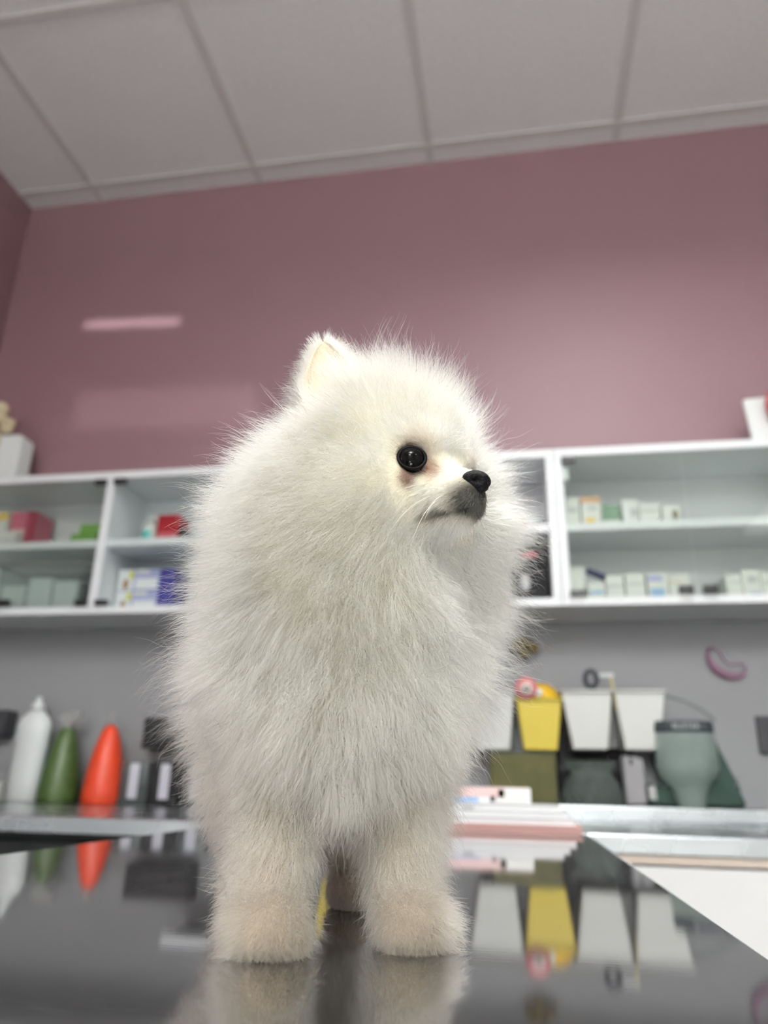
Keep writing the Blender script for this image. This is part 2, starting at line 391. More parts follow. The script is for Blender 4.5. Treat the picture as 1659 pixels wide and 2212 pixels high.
carton(.583, .625, 1.795, 1.86, FL, .070, 'white carton cut by the right picture edge on the cabinet floor', [('greyprint', .1, .9, .6, .68)], group=G2)
# left bay
carton(-1.475, -1.424, 1.80, 1.87, SH, .118, 'white carton with an orange cap band at the left picture edge', [('yelprint', 0, 1, .80, 1)], name='tall_carton')
carton(-1.414, -1.336, 1.80, 1.885, SH, .118, 'pink carton with a wine red right side on the shelf left of the green packs', [('wine', .66, 1.0, 0, 1), ('blush', 0, .64, .28, .55)], base='pinkbox', name='tall_carton')
carton(-1.412, -1.362, 1.765, 1.797, SH, .045, 'small white carton standing in front of the pink carton', [('greyprint', .1, .9, .4, .5)])
carton(-1.208, -1.128, 1.79, 1.87, SH, .040, 'wide green pack lying on the shelf, lower of two', [('greenbox', 0, 1, 0, 1)], base='greenbox', name='green_pack', group='green packs in the left cabinet')
carton(-1.190, -1.122, 1.80, 1.87, SH + .0415, .030, 'shorter green pack stacked on top of the wide green pack', [('greenbox', 0, 1, 0, 1)], base='greenbox', name='green_pack', group='green packs in the left cabinet')
bk = thing('storage_basket', (-1.262, 1.815, FL), 'clear plastic storage basket on the floor of the left cabinet', 'basket')
B().shell(-1.385, -1.140, 1.765, 1.875, FL + .0005, FL + .132, .003, M['acrylic'], (1.04, 1.04)).make('bin', bk)
r = B()
r.tube([(-1.392, 1.762, FL + .132), (-1.133, 1.762, FL + .132), (-1.133, 1.878, FL + .132), (-1.392, 1.878, FL + .132)], .0035, M['frost'], 8, True).make('rim', bk)
wk = B()
for i in range(3):
    tag(B().box(-1.376 + i * .077, -1.306 + i * .077, 1.775, 1.865, FL + .004, FL + (.076, .096, .086)[i], M['paper'], .004).make('paper_packet'),
        ('white packet at the left end inside the clear basket', 'tallest white packet in the middle of the clear basket', 'white packet at the right end inside the clear basket')[i], 'packet', 'white packets in the clear basket')
# middle bay
bt = thing('bottle', (-.985, 1.82, SH), 'white bottle with teal label beside the dark red box in the cabinet', 'bottle')
B().lathe((-.985, 1.82, SH), [(.021, 0), (.0235, .003), (.0235, .055), (.020, .064), (.011, .070), (.010, .074)], M['card'], 28).make('body', bt)
B().lathe((-.985, 1.82, SH + .074), [(.0125, 0), (.0125, .016), (.011, .018)], M['card'], 24).make('cap', bt)
B().lathe((-.985, 1.82, SH), [(.0239, .022), (.0239, .048)], M['teal'], 14, close=False, a0=math.radians(232), a1=math.radians(300)).make('label', bt)
rb = carton(-.954, -.889, 1.795, 1.86, SH, .088, 'dark red box with a black right side on the middle shelf', [('redbox', 0, 1, .5, 1), ('rose', .08, .92, .18, .42)], base='redbox', name='red_box')
B().box(-.889, -.877, 1.797, 1.86, SH, SH + .052, M['black'], .001).make('side_strip', rb)
for k in range(2):
    z = FL + k * .0605
    o = thing('glove_box', (-.97, 1.8, z), ('white and lilac box with a small dog picture on its end, lower of two', 'white and lilac box with a small dog picture on its end, topmost of two')[k], 'box', 'lilac and white boxes in the middle cabinet')
    b = B().box(-1.050, -.885, 1.80, 1.89, z, z + .060, M['indigo'], .001)
    b.box(-1.004, -.930, 1.7992, 1.801, z + .001, z + .059, M['lilac'])
    b.box(-.998, -.934, 1.7986, 1.801, z + .004, z + .034, M['paper']); b.box(-1.000, -.960, 1.7986, 1.801, z + .048, z + .058, M['card'])
    b.make('carton', o)
    B().box(-1.0505, -1.005, 1.799, 1.801, z + .001, z + .059, M['paper']).ball((-1.026, 1.7992, z + .018), (.010, .0012, .016), M['tanprint'], 2).ball((-1.012, 1.7992, z + .044), (.008, .0012, .013), M['limeprint'], 2).make('end_print', o)
# middle bay, right of the dog
wb = thing('pouch', (.055, 1.82, SH), 'white pouch with a small red dot beside the right cabinet divider', 'pouch')
B().ball((.045, 1.82, SH + .030), (.047, .03, .030), M['white_pl'], 3, .05).ball((.035, 1.82, SH + .055), (.03, .02, .02), M['white_pl'], 3, .05).make('body', wb)
B().lathe((.046, 1.7905, SH + .024), [(.007, -.001), (.007, .001)], M['rose'], 18, axis='Y').make('dot', wb)
bb = thing('black_bag', (.05, 1.82, FL), 'black bag with a pink oval patch under the shelf, right of the dog', 'bag')
B().box(.005, .099, 1.785, 1.88, FL, FL + .145, M['black_fab'], .022, 4).make('body', bb)
B().ball((.052, 1.785, FL + .126), (.022, .004, .009), M['rose'], 3).make('patch', bb)
B().ball((.040, 1.784, FL + .055), (.012, .004, .022), M['greyprint'], 3).make('grey_patch', bb)

# ------------------------------------------------------------------ on top of the cabinets
CT = CZ1
bm_ = thing('bone_model', (-1.50, 1.83, CT), 'ivory bone joint model on a white stand at the left end of the cabinet top', 'anatomy model')
B().prism([(-1.56, CT), (-1.432, CT), (-1.435, CT + .172), (-1.452, CT + .178), (-1.56, CT + .178)], 1.80, 1.86, M['white_pl'], bev=.003).make('stand', bm_)
b = B()
for c, r in (((-1.53, 1.795, CT + .272), (.026, .02, .018)), ((-1.512, 1.795, CT + .262), (.014, .014, .018)), ((-1.525, 1.795, CT + .235), (.020, .016, .022)),
             ((-1.505, 1.795, CT + .222), (.028, .02, .014)), ((-1.480, 1.795, CT + .213), (.016, .016, .013)), ((-1.492, 1.795, CT + .195), (.022, .016, .016)),
             ((-1.525, 1.795, CT + .155), (.022, .012, .032)), ((-1.515, 1.795, CT + .10), (.014, .010, .03)), ((-1.512, 1.796, CT + .065), (.018, .011, .018))):
    b.ball(c, r, M['bone'], 3, .06)
b.make('bones', bm_)
cd = thing('display_card', (.65, 1.83, CT), 'white tapered display stand at the right end of the cabinet top', 'stand')
B().prism([(.620, CT), (.72, CT), (.73, CT + .158), (.611, CT + .150)], 1.80, 1.812, M['white_pl'], bev=.002).make('card', cd)
B().box(.628, .715, 1.802, 1.86, CT, CT + .010, M['white_pl'], .002).make('foot', cd)
hm = thing('organ_model', (.69, 1.79, CT), 'red organ model in front of the white display stand', 'anatomy model')
B().ball((.692, 1.775, CT + .115), (.040, .022, .052), M['heart'], 4, .03).ball((.70, 1.775, CT + .165), (.026, .018, .030), M['heart'], 3, .05).make('body', hm)
B().lathe((.695, 1.778, CT), [(.03, 0), (.03, .006), (.006, .010), (.005, .072)], M['white_pl'], 24).make('stand', hm)
B().tube([(.672, 1.762, CT + .14), (.66, 1.758, CT + .12), (.664, 1.758, CT + .095), (.68, 1.756, CT + .08)], .004, M['rose_l'], 8).make('vessel', hm)

# ------------------------------------------------------------------ worktop, base cabinet, shade infill, steel ledge
CTZ, CTF = .8985, 1.262
wt = B().box(XL + .0045, 2.4, CTF, YB - .004, CTZ - .027, CTZ, M['steel_c'], .003, 3).make('worktop')
tag(wt, 'long stainless steel worktop along the back wall beyond the table', 'worktop')
lg = B().box(-.62, 2.3, 1.715, YB - .004, CTZ + .0003, .9285, M['steel_c'], .006, 4).make('steel_ledge')
tag(lg, 'raised steel ledge at the back of the worktop under the bins', 'ledge')
bc = thing('base_cabinet', (.9, 1.3, 0), 'white drawer cabinet under the worktop at the right', 'cabinet')
B().box(-.30, 1.9, 1.285, YB - .006, .08, CTZ - .0275, M['white_lam'], .001).make('carcass', bc)
B().box(-.30, 1.9, 1.268, 1.2845, CTZ - .0405, CTZ - .0275, M['ply'], .001).make('top_rail', bc)
for i in range(3):
    for x0 in (-.298, .802):
        B().box(x0, x0 + 1.096, 1.266, 1.2845, .085 + i * .2575, .085 + i * .2575 + .2545, M['drawer'], .002).make('drawer_front', bc)
B().box(-.28, 1.88, 1.34, 1.36, 0, .08, M['dark']).make('plinth', bc)
db = thing('shade_infill', (-1.0, 1.4, 0), 'charcoal infill added for the shaded open gap under the left end of the worktop', 'cabinet')  # made-up dark block, its colour stands in for shade in an open gap
B().box(XL + .006, -.304, 1.40, YB - .006, .0, CTZ - .0275, M['dark'], .001).make('carcass', db)
B().box(XL + .01, -.31, 1.385, 1.3995, .09, CTZ - .05, M['dark'], .002).make('door', db)  # front board of the added infill, not a real door

# ------------------------------------------------------------------ examination table
TZ = .900
et = thing('examination_table', (-.17, .5, 0), 'polished stainless steel examination table the white puppy stands on', 'table')
B().box(-.440, .1005, -.10, 1.256, TZ - .018, TZ, M['steel'], .0025, 3).make('table_top', et)
B().box(-.415, .075, -.07, 1.23, TZ - .055, TZ - .0182, M['steel_c'], .004).make('apron', et)
B().box(-.25, -.09, .48, .68, .07, TZ - .056, M['steel_c'], .01).make('column', et)
B().box(-.38, .04, .18, .98, 0, .07, M['dark'], .015).make('base', et)

# ------------------------------------------------------------------ worktop, left group
def bottle(c, prof, m, label, name='squeeze_bottle', sx=1.0, sy=1.0, group=None):
    t = thing(name, c, label, 'bottle', group)
    B().lathe(c, prof, m, 40, sx, sy).make('body', t)
    return t
ZT = CTZ + .0003
w = bottle((-1.250, 1.84, ZT), [(.040, 0), (.0435, .004), (.0445, .05), (.044, .10), (.0455, .17), (.046, .19), (.040, .206), (.026, .219), (.0195, .226)], M['white_pl'],
           'tall white gel bottle with pointed tip on the left of the worktop', sx=1.0, sy=.6)
B().lathe((-1.250, 1.84, ZT + .2262), [(.0175, 0), (.0165, .012), (.0075, .026), (.007, .034), (.004, .036)], M['white_pl'], 24).make('nozzle', w)
B().box(-1.2985, -1.2915, 1.835, 1.85, ZT + .148, ZT + .166, M['white_pl'], .002).make('tab', w)
gcone = [(.047, 0), (.0495, .004), (.049, .03), (.045, .07), (.038, .11), (.030, .145), (.0215, .174), (.019, .178)]
gb = bottle((-1.1465, 1.83, ZT), gcone, M['green_b'], 'olive green cone bottle with a whitish fan nozzle', 'cone_bottle', group='cone bottles on the worktop')
B().prism([(-1.154, ZT + .178), (-1.139, ZT + .178), (-1.136, ZT + .192), (-1.113, ZT + .206), (-1.112, ZT + .222), (-1.140, ZT + .226), (-1.172, ZT + .214), (-1.175, ZT + .206), (-1.155, ZT + .192)], 1.822, 1.838, M['frost'], bev=.002).make('nozzle', gb)
B().lathe((-1.1465, 1.83, ZT + .1775), [(.0125, 0), (.011, .004), (.006, .006)], M['green_b'], 20).make('collar', gb)
rcone = [(.046, 0), (.0485, .004), (.048, .03), (.0445, .07), (.038, .11), (.030, .145), (.020, .176), (.0135, .186), (.010, .190)]
rd = bottle((-1.026, 1.83, ZT), rcone, M['red_b'], 'bright orange red cone bottle with a clear tip', 'cone_bottle', group='cone bottles on the worktop')
B().lathe((-1.026, 1.83, ZT + .190), [(.009, 0), (.0075, .012), (.0055, .024), (.004, .032)], M['frost'], 18).make('tip', rd)
tag(B().box(-1.385, -1.3085, 1.82, 1.88, ZT, ZT + .046, M['card'], .002).make('small_carton'), 'small white carton cut by the left picture edge on the worktop', 'box')
tag(B().box(-1.43, -1.356, 1.86, YB - .0045, ZT + .16, ZT + .23, M['slate'], .003).make('wall_switch'), 'dark wall switch at the left picture edge above the worktop', 'switch')
def holder(xc, m, label, w=.075):
    t = thing('strip_holder', (xc, 1.84, ZT), label, 'holder', 'strip holders beside the cone bottles')
    B().shell(xc - w / 2, xc + w / 2, 1.815, 1.875, ZT, ZT + .104, .003, m, (1.03, 1.03)).make('box', t)
    B().box(xc - .0125, xc + .0125, 1.8125, 1.8145, ZT + .016, ZT + .098, M['lilac_white'], .0008).make('label_strip', t)
    B().box(xc - w / 2 - .002, xc + w / 2 + .002, 1.813, 1.877, ZT + .0, ZT + .010, m, .001).make('foot', t)
M['lilac_white'] = mat('lilac_white_label', (0.70, 0.69, 0.78), 0.5, vary=0.02)
holder(-.937, M['acrylic'], 'clear strip holder with white label, next to the red cone bottle')
holder(-.855, M['black'], 'black strip holder with white label between two clear ones')
holder(-.772, M['acrylic'], 'clear strip holder with white label, right of the black one beside the dog', )
bx = thing('glove_dispenser', (-.865, 1.885, ZT + .135), 'black box dispenser fixed to the grey wall above the strip holders', 'dispenser')
B().box(-.944, -.782, 1.845, YB - .0045, ZT + .134, ZT + .211, M['black'], .003).make('case', bx)
B().box(-.90, -.83, 1.842, 1.8448, ZT + .150, ZT + .170, M['dark'], .001).make('slot_cover', bx)
ws = B().box(-.796, -.48, 1.76, YB - .0045, 1.166, 1.184, M['white_lam'], .002).make('wall_shelf')
tag(ws, 'small white wall shelf hidden behind the dog, mirrored in the table', 'shelf')

# ------------------------------------------------------------------ bins on the wall
LZ = .9288
def tilt_bin(xc, z0, z1, wt_, wb_, m, label, skew=0.0):
    t = thing('wall_bin', (xc, 1.85, z0), label, 'bin', 'bins hung on the back wall')
    b = B(); bm = b.bm
    yf, yb = 1.80, 1.895
    def ring(w, z, f, bk, cx): return [bm.verts.new((cx + s * w / 2, yy, z)) for s, yy in ((-1, f), (1, f), (1, bk), (-1, bk))]
    rs = [ring(wb_, z0, yf + .012, yb, xc + skew), ring(wt_, z1, yf - .006, yb, xc), ring(wt_ - .005, z1, yf - .0035, yb - .0025, xc), ring(wb_ - .005, z0 + .003, yf + .0145, yb - .0025, xc + skew)]
    fs = [bm.faces.new(rs[0][::-1]), bm.faces.new(rs[3])]
    for a, c in zip(rs[:-1], rs[1:]):
        for i in range(4): fs.append(bm.faces.new((a[i], a[(i + 1) % 4], c[(i + 1) % 4], c[i])))
    b._paint(fs, m)
    r = bmesh.ops.bevel(bm, geom=list({e for f in fs for e in f.edges}), offset=.0022, segments=2, affect='EDGES'); b._paint(r['faces'], m, True)
    b.make('bucket', t)
    B().tube([(xc - wt_ / 2 - .001, yb, z1 - .003), (xc - wt_ / 2 - .001, yf - .008, z1 - .003), (xc + wt_ / 2 + .001, yf - .008, z1 - .003), (xc + wt_ / 2 + .001, yb, z1 - .003)], .0032, m, 8).make('rim', t)
    B().box(xc - .02, xc + .02, yb + .0005, YB - .0045, z1 - .03, z1 - .008, M['grey_pl'], .002).make('wall_hook', t)
    return t
tilt_bin(-.054, 1.041, 1.172, .110, .078, M['cream'], 'white wall bin half hidden by the dog, left of the yellow bin', .004)
yb_ = tilt_bin(.0585, 1.0415, 1.158, .104, .076, M['yellow'], 'yellow wall bin with a red rosette on its lid', .0)
tilt_bin(.1675, 1.045, 1.176, .114, .078, M['cream'], 'white wall bin right of the yellow bin, a black scissor handle above it', .0025)
w2 = tilt_bin(.285, 1.045, 1.176, .112, .076, M['cream'], 'rightmost white wall bin beside the recovery collar', -.002)
tilt_bin(-.405, 1.0415, 1.158, .104, .076, M['yellow'], 'yellow wall bin hidden behind the dog, mirrored between its legs')
bx_ = B(); bx_.lathe((.062, 1.845, 1.157), [(.050, 0), (.049, .008), (.040, .024), (.024, .036), (.0, .040)], M['amber'], 32, 1, .8).make('lid', yb_)
B().lathe((.0305, 1.792, 1.1785), [(.0265, -.004), (.0265, .003), (.016, .004)], M['rose'], 12, axis='Y').lathe((.0305, 1.7885, 1.1785), [(.020, 0), (.020, .001)], M['rose_l'], 28, axis='Y').lathe((.0325, 1.787, 1.1775), [(.0115, 0), (.0115, .001), (.0075, .0012)], M['paper'], 24, axis='Y').lathe((.0325, 1.7855, 1.1775), [(.007, 0), (.007, .0012)], M['olive_dot'], 20, axis='Y').make('rosette', yb_)
B().ball((.0585, 1.796, 1.170), (.010, .005, .010), M['paper'], 2).make('white_spot', yb_)  # small white ellipsoid on the front of the lid
sc = thing('scissors', (.184, 1.84, 1.17), 'scissors with a black ring handle standing in the white bin right of the yellow one', 'scissors')
h = B()
h.tube([(.184 + .0135 * math.cos(a), 1.835, 1.206 + .019 * math.sin(a)) for a in np.linspace(0, 2 * math.pi, 20)[:-1]], .0058, M['navy'], 8, True).make('ring_handle', sc)
B().tube([(.190, 1.835, 1.19), (.190, 1.84, 1.06)], .004, M['chrome'], 8).make('blade', sc)
cl = thing('tape_tab', (.224, 1.84, 1.17), 'pale white tab standing in the white bin beside the scissors', 'tab')
B().box(.206, .236, 1.84, 1.846, 1.05, 1.216, M['translucent'], .002).make('strip', cl)
B().box(.205, .237, 1.838, 1.848, 1.2105, 1.220, M['white_pl'], .002).make('end_bar', cl)
st = B().tube([(.226, 1.80, 1.205), (.2285, 1.80, 1.19), (.231, 1.80, 1.165), (.232, 1.80, 1.13)], .0022, M['straw'], 8).make('straw')
tag(st, 'thin yellow straw sticking up between the two right white bins', 'straw')
ms = thing('dried_bundle', (.03, 1.87, 1.26), 'mottled olive brown bundle on the wall at the edge of the chest fur', 'bundle')
b = B()
for i in range(16):
    a = random.uniform(0, 6.28); q = random.random() ** .5
    b.ball((.031 + .026 * q * math.cos(a), 1.880 + random.uniform(-.008, .008), 1.288 + .018 * q * math.sin(a)), random.uniform(.006, .012), M['moss'], 2, .5)
b.make('fibres', ms)
B().tube([(.031, 1.885, 1.29), (.031, YB - .004, 1.312)], .002, M['grey_pl'], 6).make('hook', ms)
# under the bins, on the ledge
ol = thing('olive_tub', (.02, 1.82, LZ), 'olive green translucent tub on the ledge below the yellow bin', 'tub')
B().shell(-.058, .089, 1.78, 1.86, LZ, LZ + .104, .003, M['olive'], (1.0, 1.0)).make('tub', ol)
B().box(-.056, .087, 1.782, 1.858, LZ + .1045, LZ + .110, M['acrylic'], .002).make('lid', ol)
jr = thing('recovery_collar', (.167, 1.81, LZ), 'grey green see-through cone collar standing below the middle white bin', 'pet collar', 'cone collars on the ledge')
B().lathe((.167, 1.82, LZ), [(.069, 0), (.0665, .022), (.058, .046), (.046, .062), (.044, .068), (.052, .082), (.062, .092)], M['collar2'], 48, 1, .7, close=False).make('cone', jr)
B().lathe((.167, 1.82, LZ), [(.0448, .060), (.0448, .072)], M['collar2'], 40, 1, .7, close=False).make('neck_band', jr)
bl = thing('black_pouch', (.18, 1.885, LZ), 'black fabric pouch behind the bins and the grey green collar', 'pouch')
B().prism([(.098, LZ), (.27, LZ), (.276, 1.06), (.262, 1.155), (.105, 1.155), (.092, 1.06)], 1.8975, YB - .0045, M['black_fab'], bev=.006).make('body', bl)
B().box(.10, .27, 1.894, 1.8972, 1.0, 1.012, M['dark'], .001).make('zip', bl)
gp = thing('grey_pack', (.26, 1.85, LZ), 'grey pack standing on the ledge between the two cone collars', 'pack')
B().prism([(.238, LZ), (.284, LZ), (.283, LZ + .10), (.236, LZ + .105)], 1.815, 1.84, M['grey_pl'], bev=.004).make('body', gp)
B().box(.253, .259, 1.813, 1.8155, LZ + .085, LZ + .098, M['dark'], .001).make('print', gp)
# the large collar
cc = thing('recovery_collar', (.385, 1.82, LZ), 'large pale green funnel collar with a dark lettered band and green fabric', 'pet collar', 'cone collars on the ledge')
B().lathe((.375, 1.81, LZ), [(.028, .0), (.031, .012), (.034, .03), (.042, .045), (.060, .062), (.066, .08), (.0645, .12), (.0625, .156)], M['collar'], 56, 1, .62, close=False).make('funnel', cc)
band = B().lathe((.375, 1.81, LZ), [(.0635, .154), (.0640, .165), (.0625, .178), (.060, .179)], M['band'], 56, 1, .66, close=False).make('band', cc)
fab = B()
fab.prism([(.398, LZ), (.492, LZ), (.488, LZ + .018), (.476, LZ + .042), (.468, LZ + .072), (.456, LZ + .105), (.440, LZ + .148), (.428, LZ + .155), (.432, LZ + .10), (.424, LZ + .06), (.405, LZ + .03)], 1.822, 1.872, M['dgreen'], bev=.005)
fab.prism([(.288, LZ), (.356, LZ), (.356, LZ + .020), (.342, LZ + .042), (.318, LZ + .036), (.292, LZ + .050), (.286, LZ + .03)], 1.822, 1.872, M['dgreen'], bev=.005)
fab.prism([(.345, LZ + .05), (.43, LZ + .05), (.44, LZ + .150), (.32, LZ + .150), (.31, LZ + .09)], 1.862, 1.876, M['band'], bev=.004)
fab.make('fabric', cc)
B().tube([(.468, 1.83, LZ + .05), (.478, 1.824, LZ + .062), (.474, 1.823, LZ + .045)], .003, M['greyprint'], 6).make('tie', cc)
B().box(.289, .305, 1.8195, 1.8225, LZ + .012, LZ + .042, M['greyprint'], .001).make('care_tag', cc)
def lettering(txt, size, loc, m, parent, rotz=0.0):
    cu = bpy.data.curves.new('t', 'FONT'); cu.body = txt; cu.size = size; cu.extrude = .0004; cu.align_x = 'CENTER'; cu.align_y = 'CENTER'
    tmp = bpy.data.objects.new('t', cu); COL.objects.link(tmp)
    dg = bpy.context.evaluated_depsgraph_get(); me = bpy.data.meshes.new_from_object(tmp.evaluated_get(dg))
    bpy.data.objects.remove(tmp); me.transform(Matrix.Translation(loc) @ Matrix.Rotation(rotz, 4, 'Z') @ Matrix.Rotation(math.pi / 2, 4, 'X'))
    me.materials.clear(); me.materials.append(m)
    o = bpy.data.objects.new('lettering', me); COL.objects.link(o); adopt(o, parent); return o
lettering('BUSTER', .017, (.372, 1.7672, LZ + .1655), M['greyprint'], cc)

# on the wall at the right
so = thing('wall_socket', (.60, YB, 1.087), 'dark slate wall socket plate at the right picture edge', 'socket')
B().box(.559, .645, YB - .014, YB - .0045, 1.044, 1.129, M['slate'], .003).make('plate', so)
B().lathe((.604, YB - .014, 1.087), [(.022, 0), (.022, .002), (.018, .0025)], M['black'], 28, axis='Y').make('outlet', so)
pl = thing('wall_loop', (.515, YB, 1.25), 'dusty purple curled loop on the grey wall right of the bins', 'loop')
arc = [(.4755, 1.288), (.4715, 1.270), (.476, 1.253), (.487, 1.238), (.502, 1.227), (.520, 1.2215), (.537, 1.222), (.549, 1.229)]
B().tube([(a, YB - .0115, c) for a, c in arc], [.003, .005, .008, .010, .0105, .0095, .008, .005], M['purple'], 10).make('curl', pl)
arc2 = [(.549, 1.229), (.556, 1.242), (.551, 1.254), (.535, 1.252), (.520, 1.250), (.508, 1.262), (.502, 1.280), (.488, 1.293), (.4755, 1.288)]
B().tube([(a, YB - .009, c) for a, c in arc2], .0032, M['purple_f'], 8).make('back_curl', pl)
tb = B().tube([(.365, YB - .0065, 1.175), (.40, YB - .0065, 1.165), (.44, YB - .0065, 1.145), (.47, YB - .0065, 1.12)], .0025, M['acrylic'], 8).make('hanging_cord')
tag(tb, 'thin clear tube hanging on the grey wall above the large collar', 'tube')

# ------------------------------------------------------------------ papers at the far end of the table
PZ = TZ + .0004
pf = thing('pink_folder', (0, 1.3, PZ), 'salmon pink folder under the white booklets at the far end of the table', 'folder')
B().prism([(-.21, PZ), (.0925, PZ), (.094, PZ + .005), (-.21, PZ + .008)], 1.2, 1.25, M['pinkfolder'])
f1 = B().box(-.215, .093, 1.195, 1.41, PZ, PZ + .0025, M['pinkfolder'], .0008).make('back_cover', pf)
f2 = B().box(-.215, .093, 1.195, 1.41, PZ + .0065, PZ + .009, M['pinkfolder'], .0008).make('front_cover', pf)
B().box(-.212, .088, 1.199, 1.407, PZ + .0026, PZ + .0064, M['blush'], .0004).make('sheets', pf)
z = PZ + .0095
for k, (x1, y0, h, lab) in enumerate(((.082, 1.200, .010, 'thick white booklet lying directly on the pink folder'), (.074, 1.206, .008, 'white booklet in the middle of the pile on the table'), (.064, 1.212, .0075, 'topmost white booklet of the pile, a small grey mark on its edge'))):
    o = thing('booklet', (-.05, 1.3, z), lab, 'booklet', 'white booklets on the table')
    B().box(-.22, x1, y0, 1.40, z, z + h - .0006, M['paper'], .0012, rot=math.radians((.4, -.3, .5)[k])).make('pages', o)
    B().box(-.2205, x1 + .0008, y0 - .001, 1.4005, z + h - .0005, z + h, M['paper'], rot=math.radians((.4, -.3, .5)[k])).make('cover', o)
    if k == 2: B().box(-.082, -.066, 1.2105, 1.2115, z + .001, z + .006, M['greyprint']).make('mark', o)
    z += h + .0002
pb = thing('small_packet', (-.03, 1.30, z), 'small printed packet with pink and blue fields on the booklets', 'packet')
b = B().box(-.16, .0225, 1.30, 1.345, z, z + .0245, M['paper'], .002)
b.box(-.158, -.020, 1.2992, 1.301, z + .010, z + .024, M['blush']); b.box(-.16, -.062, 1.2990, 1.301, z + .002, z + .010, M['blueprint'])
b.box(-.043, -.035, 1.2988, 1.301, z + .003, z + .012, M['dark']); b.box(-.03, .018, 1.2992, 1.301, z + .003, z + .022, M['card'])
b.make('carton', pb)
B().box(-.158, .0205, 1.302, 1.343, z + .0245, z + .0257, M['blush'], .0004).make('flap', pb)

# ------------------------------------------------------------------ the puppy
PO = np.array((-.0765, .3445, .900))                     # between the front paws, on the table
PF = np.array((.434, -.901, 0)); PL = np.array((.901, .434, 0)); PU = np.array((0, 0, 1.))
HO = np.array((-.0506, .3248, 1.0983))                  # middle of the skull
HF = np.array((.843, -.538, 0)); HL = np.array((.538, .843, 0))
def bp(f, l, u): return PO + f * PF + l * PL + u * PU
def hp(f, l, u): return HO + f * HF + l * HL + u * PU
def bd(f, l, u): return f * PF + l * PL + u * PU
def hd(f, l, u): return f * HF + l * HL + u * PU

def smin(a, b, k):
    h = np.clip(.5 + .5 * (b - a) / k, 0, 1)
    return b * (1 - h) + a * h - k * h * (1 - h)
def sd_ell(P, c, r, frame):
    q = P - c
    q = np.stack([q @ frame[0], q @ frame[1], q @ frame[2]], -1)
    r = np.array(r); k0 = np.linalg.norm(q / r, axis=-1); k1 = np.linalg.norm(q / (r * r), axis=-1) + 1e-9
    return k0 * (k0 - 1) / k1
def sd_cap(P, a, b, ra, rb):
    ab = b - a; t = np.clip(((P - a) @ ab) / (ab @ ab), 0, 1)
    return np.linalg.norm(P - a - t[..., None] * ab, axis=-1) - (ra + (rb - ra) * t)

BFR = (PF, PL, PU); HFR = (HF, HL, PU)
EYE_R = hp(.0245, -.0195, .0005); EYE_L = hp(.0245, .0195, .0005); EYE_RAD = .0063
def dog_sdf(P):
    d = sd_ell(P, bp(-.012, 0, .112), (.036, .042, .050), BFR)
    def add(x, k): 
        nonlocal d
        d = smin(d, x, k)
    add(sd_ell(P, bp(-.060, 0, .112), (.068, .040, .042), BFR), .02)
    add(sd_ell(P, bp(-.108, 0, .108), (.036, .038, .040), BFR), .02)
    add(sd_cap(P, bp(-.012, 0, .130), hp(-.018, 0, -.010), .046, .040), .02)
    for s in (-1, 1):
        l = s * .029; lu = l if s > 0 else l * .84
        add(sd_cap(P, bp(-.008, lu, .100), bp(-.012, lu, .060), .022, .0145), .012)
        add(sd_cap(P, bp(-.012, lu, .060), bp(-.003, l, .020), .0135, .0110), .008)
        add(sd_ell(P, bp(.006, l, .0105), (.0165, .0130, .0105), BFR), .008)
        for j, tl in enumerate((-.0085, -.003, .003, .0085)):
            add(sd_ell(P, bp(.0175 - abs(tl) * .5, l + tl, .0062), (.0065, .0036, .0058), BFR), .003)
        h = s * .029
        add(sd_cap(P, bp(-.100, h, .100), bp(-.085, h * 1.1, .055), .026, .0165), .012)
        add(sd_cap(P, bp(-.085, h * 1.1, .055), bp(-.118, h, .035), .0145, .0095), .008)
        add(sd_cap(P, bp(-.118, h, .035), bp(-.108, h, .012), .0088, .0085), .006)
        add(sd_ell(P, bp(-.098, h, .0088), (.0155, .0115, .0088), BFR), .006)
    tail = [bp(-.140, 0, .130), bp(-.146, 0, .155), bp(-.125, 0, .172), bp(-.095, .004, .172)]
    for a, b in zip(tail[:-1], tail[1:]): add(sd_cap(P, a, b, .009, .008), .008)
    head = sd_ell(P, hp(-.006, 0, .010), (.036, .042, .038), HFR)
    for s in (-1, 1):
        head = smin(head, sd_ell(P, hp(-.002, s * .023, -.013), (.026, .025, .023), HFR), .010)
        head = smin(head, sd_ell(P, hp(.021, s * .013, .011), (.012, .012, .008), HFR), .008)
    head = smin(head, sd_cap(P, hp(.018, 0, -.006), hp(.0395, 0, -.0105), .0145, .0085), .010)
    head = smin(head, sd_cap(P, hp(.012, 0, -.020), hp(.036, 0, -.0215), .0105, .0062), .006)
    for s in (-1, 1):
        head = smin(head, sd_cap(P, hp(.024, s * .006, -.014), hp(.039, s * .0042, -.0158), .0085, .0062), .005)
        mouth = sd_cap(P, hp(.020, s * .0125, -.0225), hp(.041, s * .004, -.0205), .0011, .0011)
        head = -smin(-head, mouth, .0012)
        e = (EYE_R, EYE_L)[s > 0] + hd(.004, s * .0035, 0)
        sock = np.linalg.norm(P - e, axis=-1) - .0074
        head = -smin(-head, sock, .003)
    head = smin(head, sd_ell(P, hp(-.004, .036, -.004), (.022, .026, .032), HFR), .012)
    ruff = sd_ell(P, hp(-.030, 0, -.026), (.030, .058, .050), HFR)
    d = smin(smin(d, ruff, .02), head, .014)
    return d

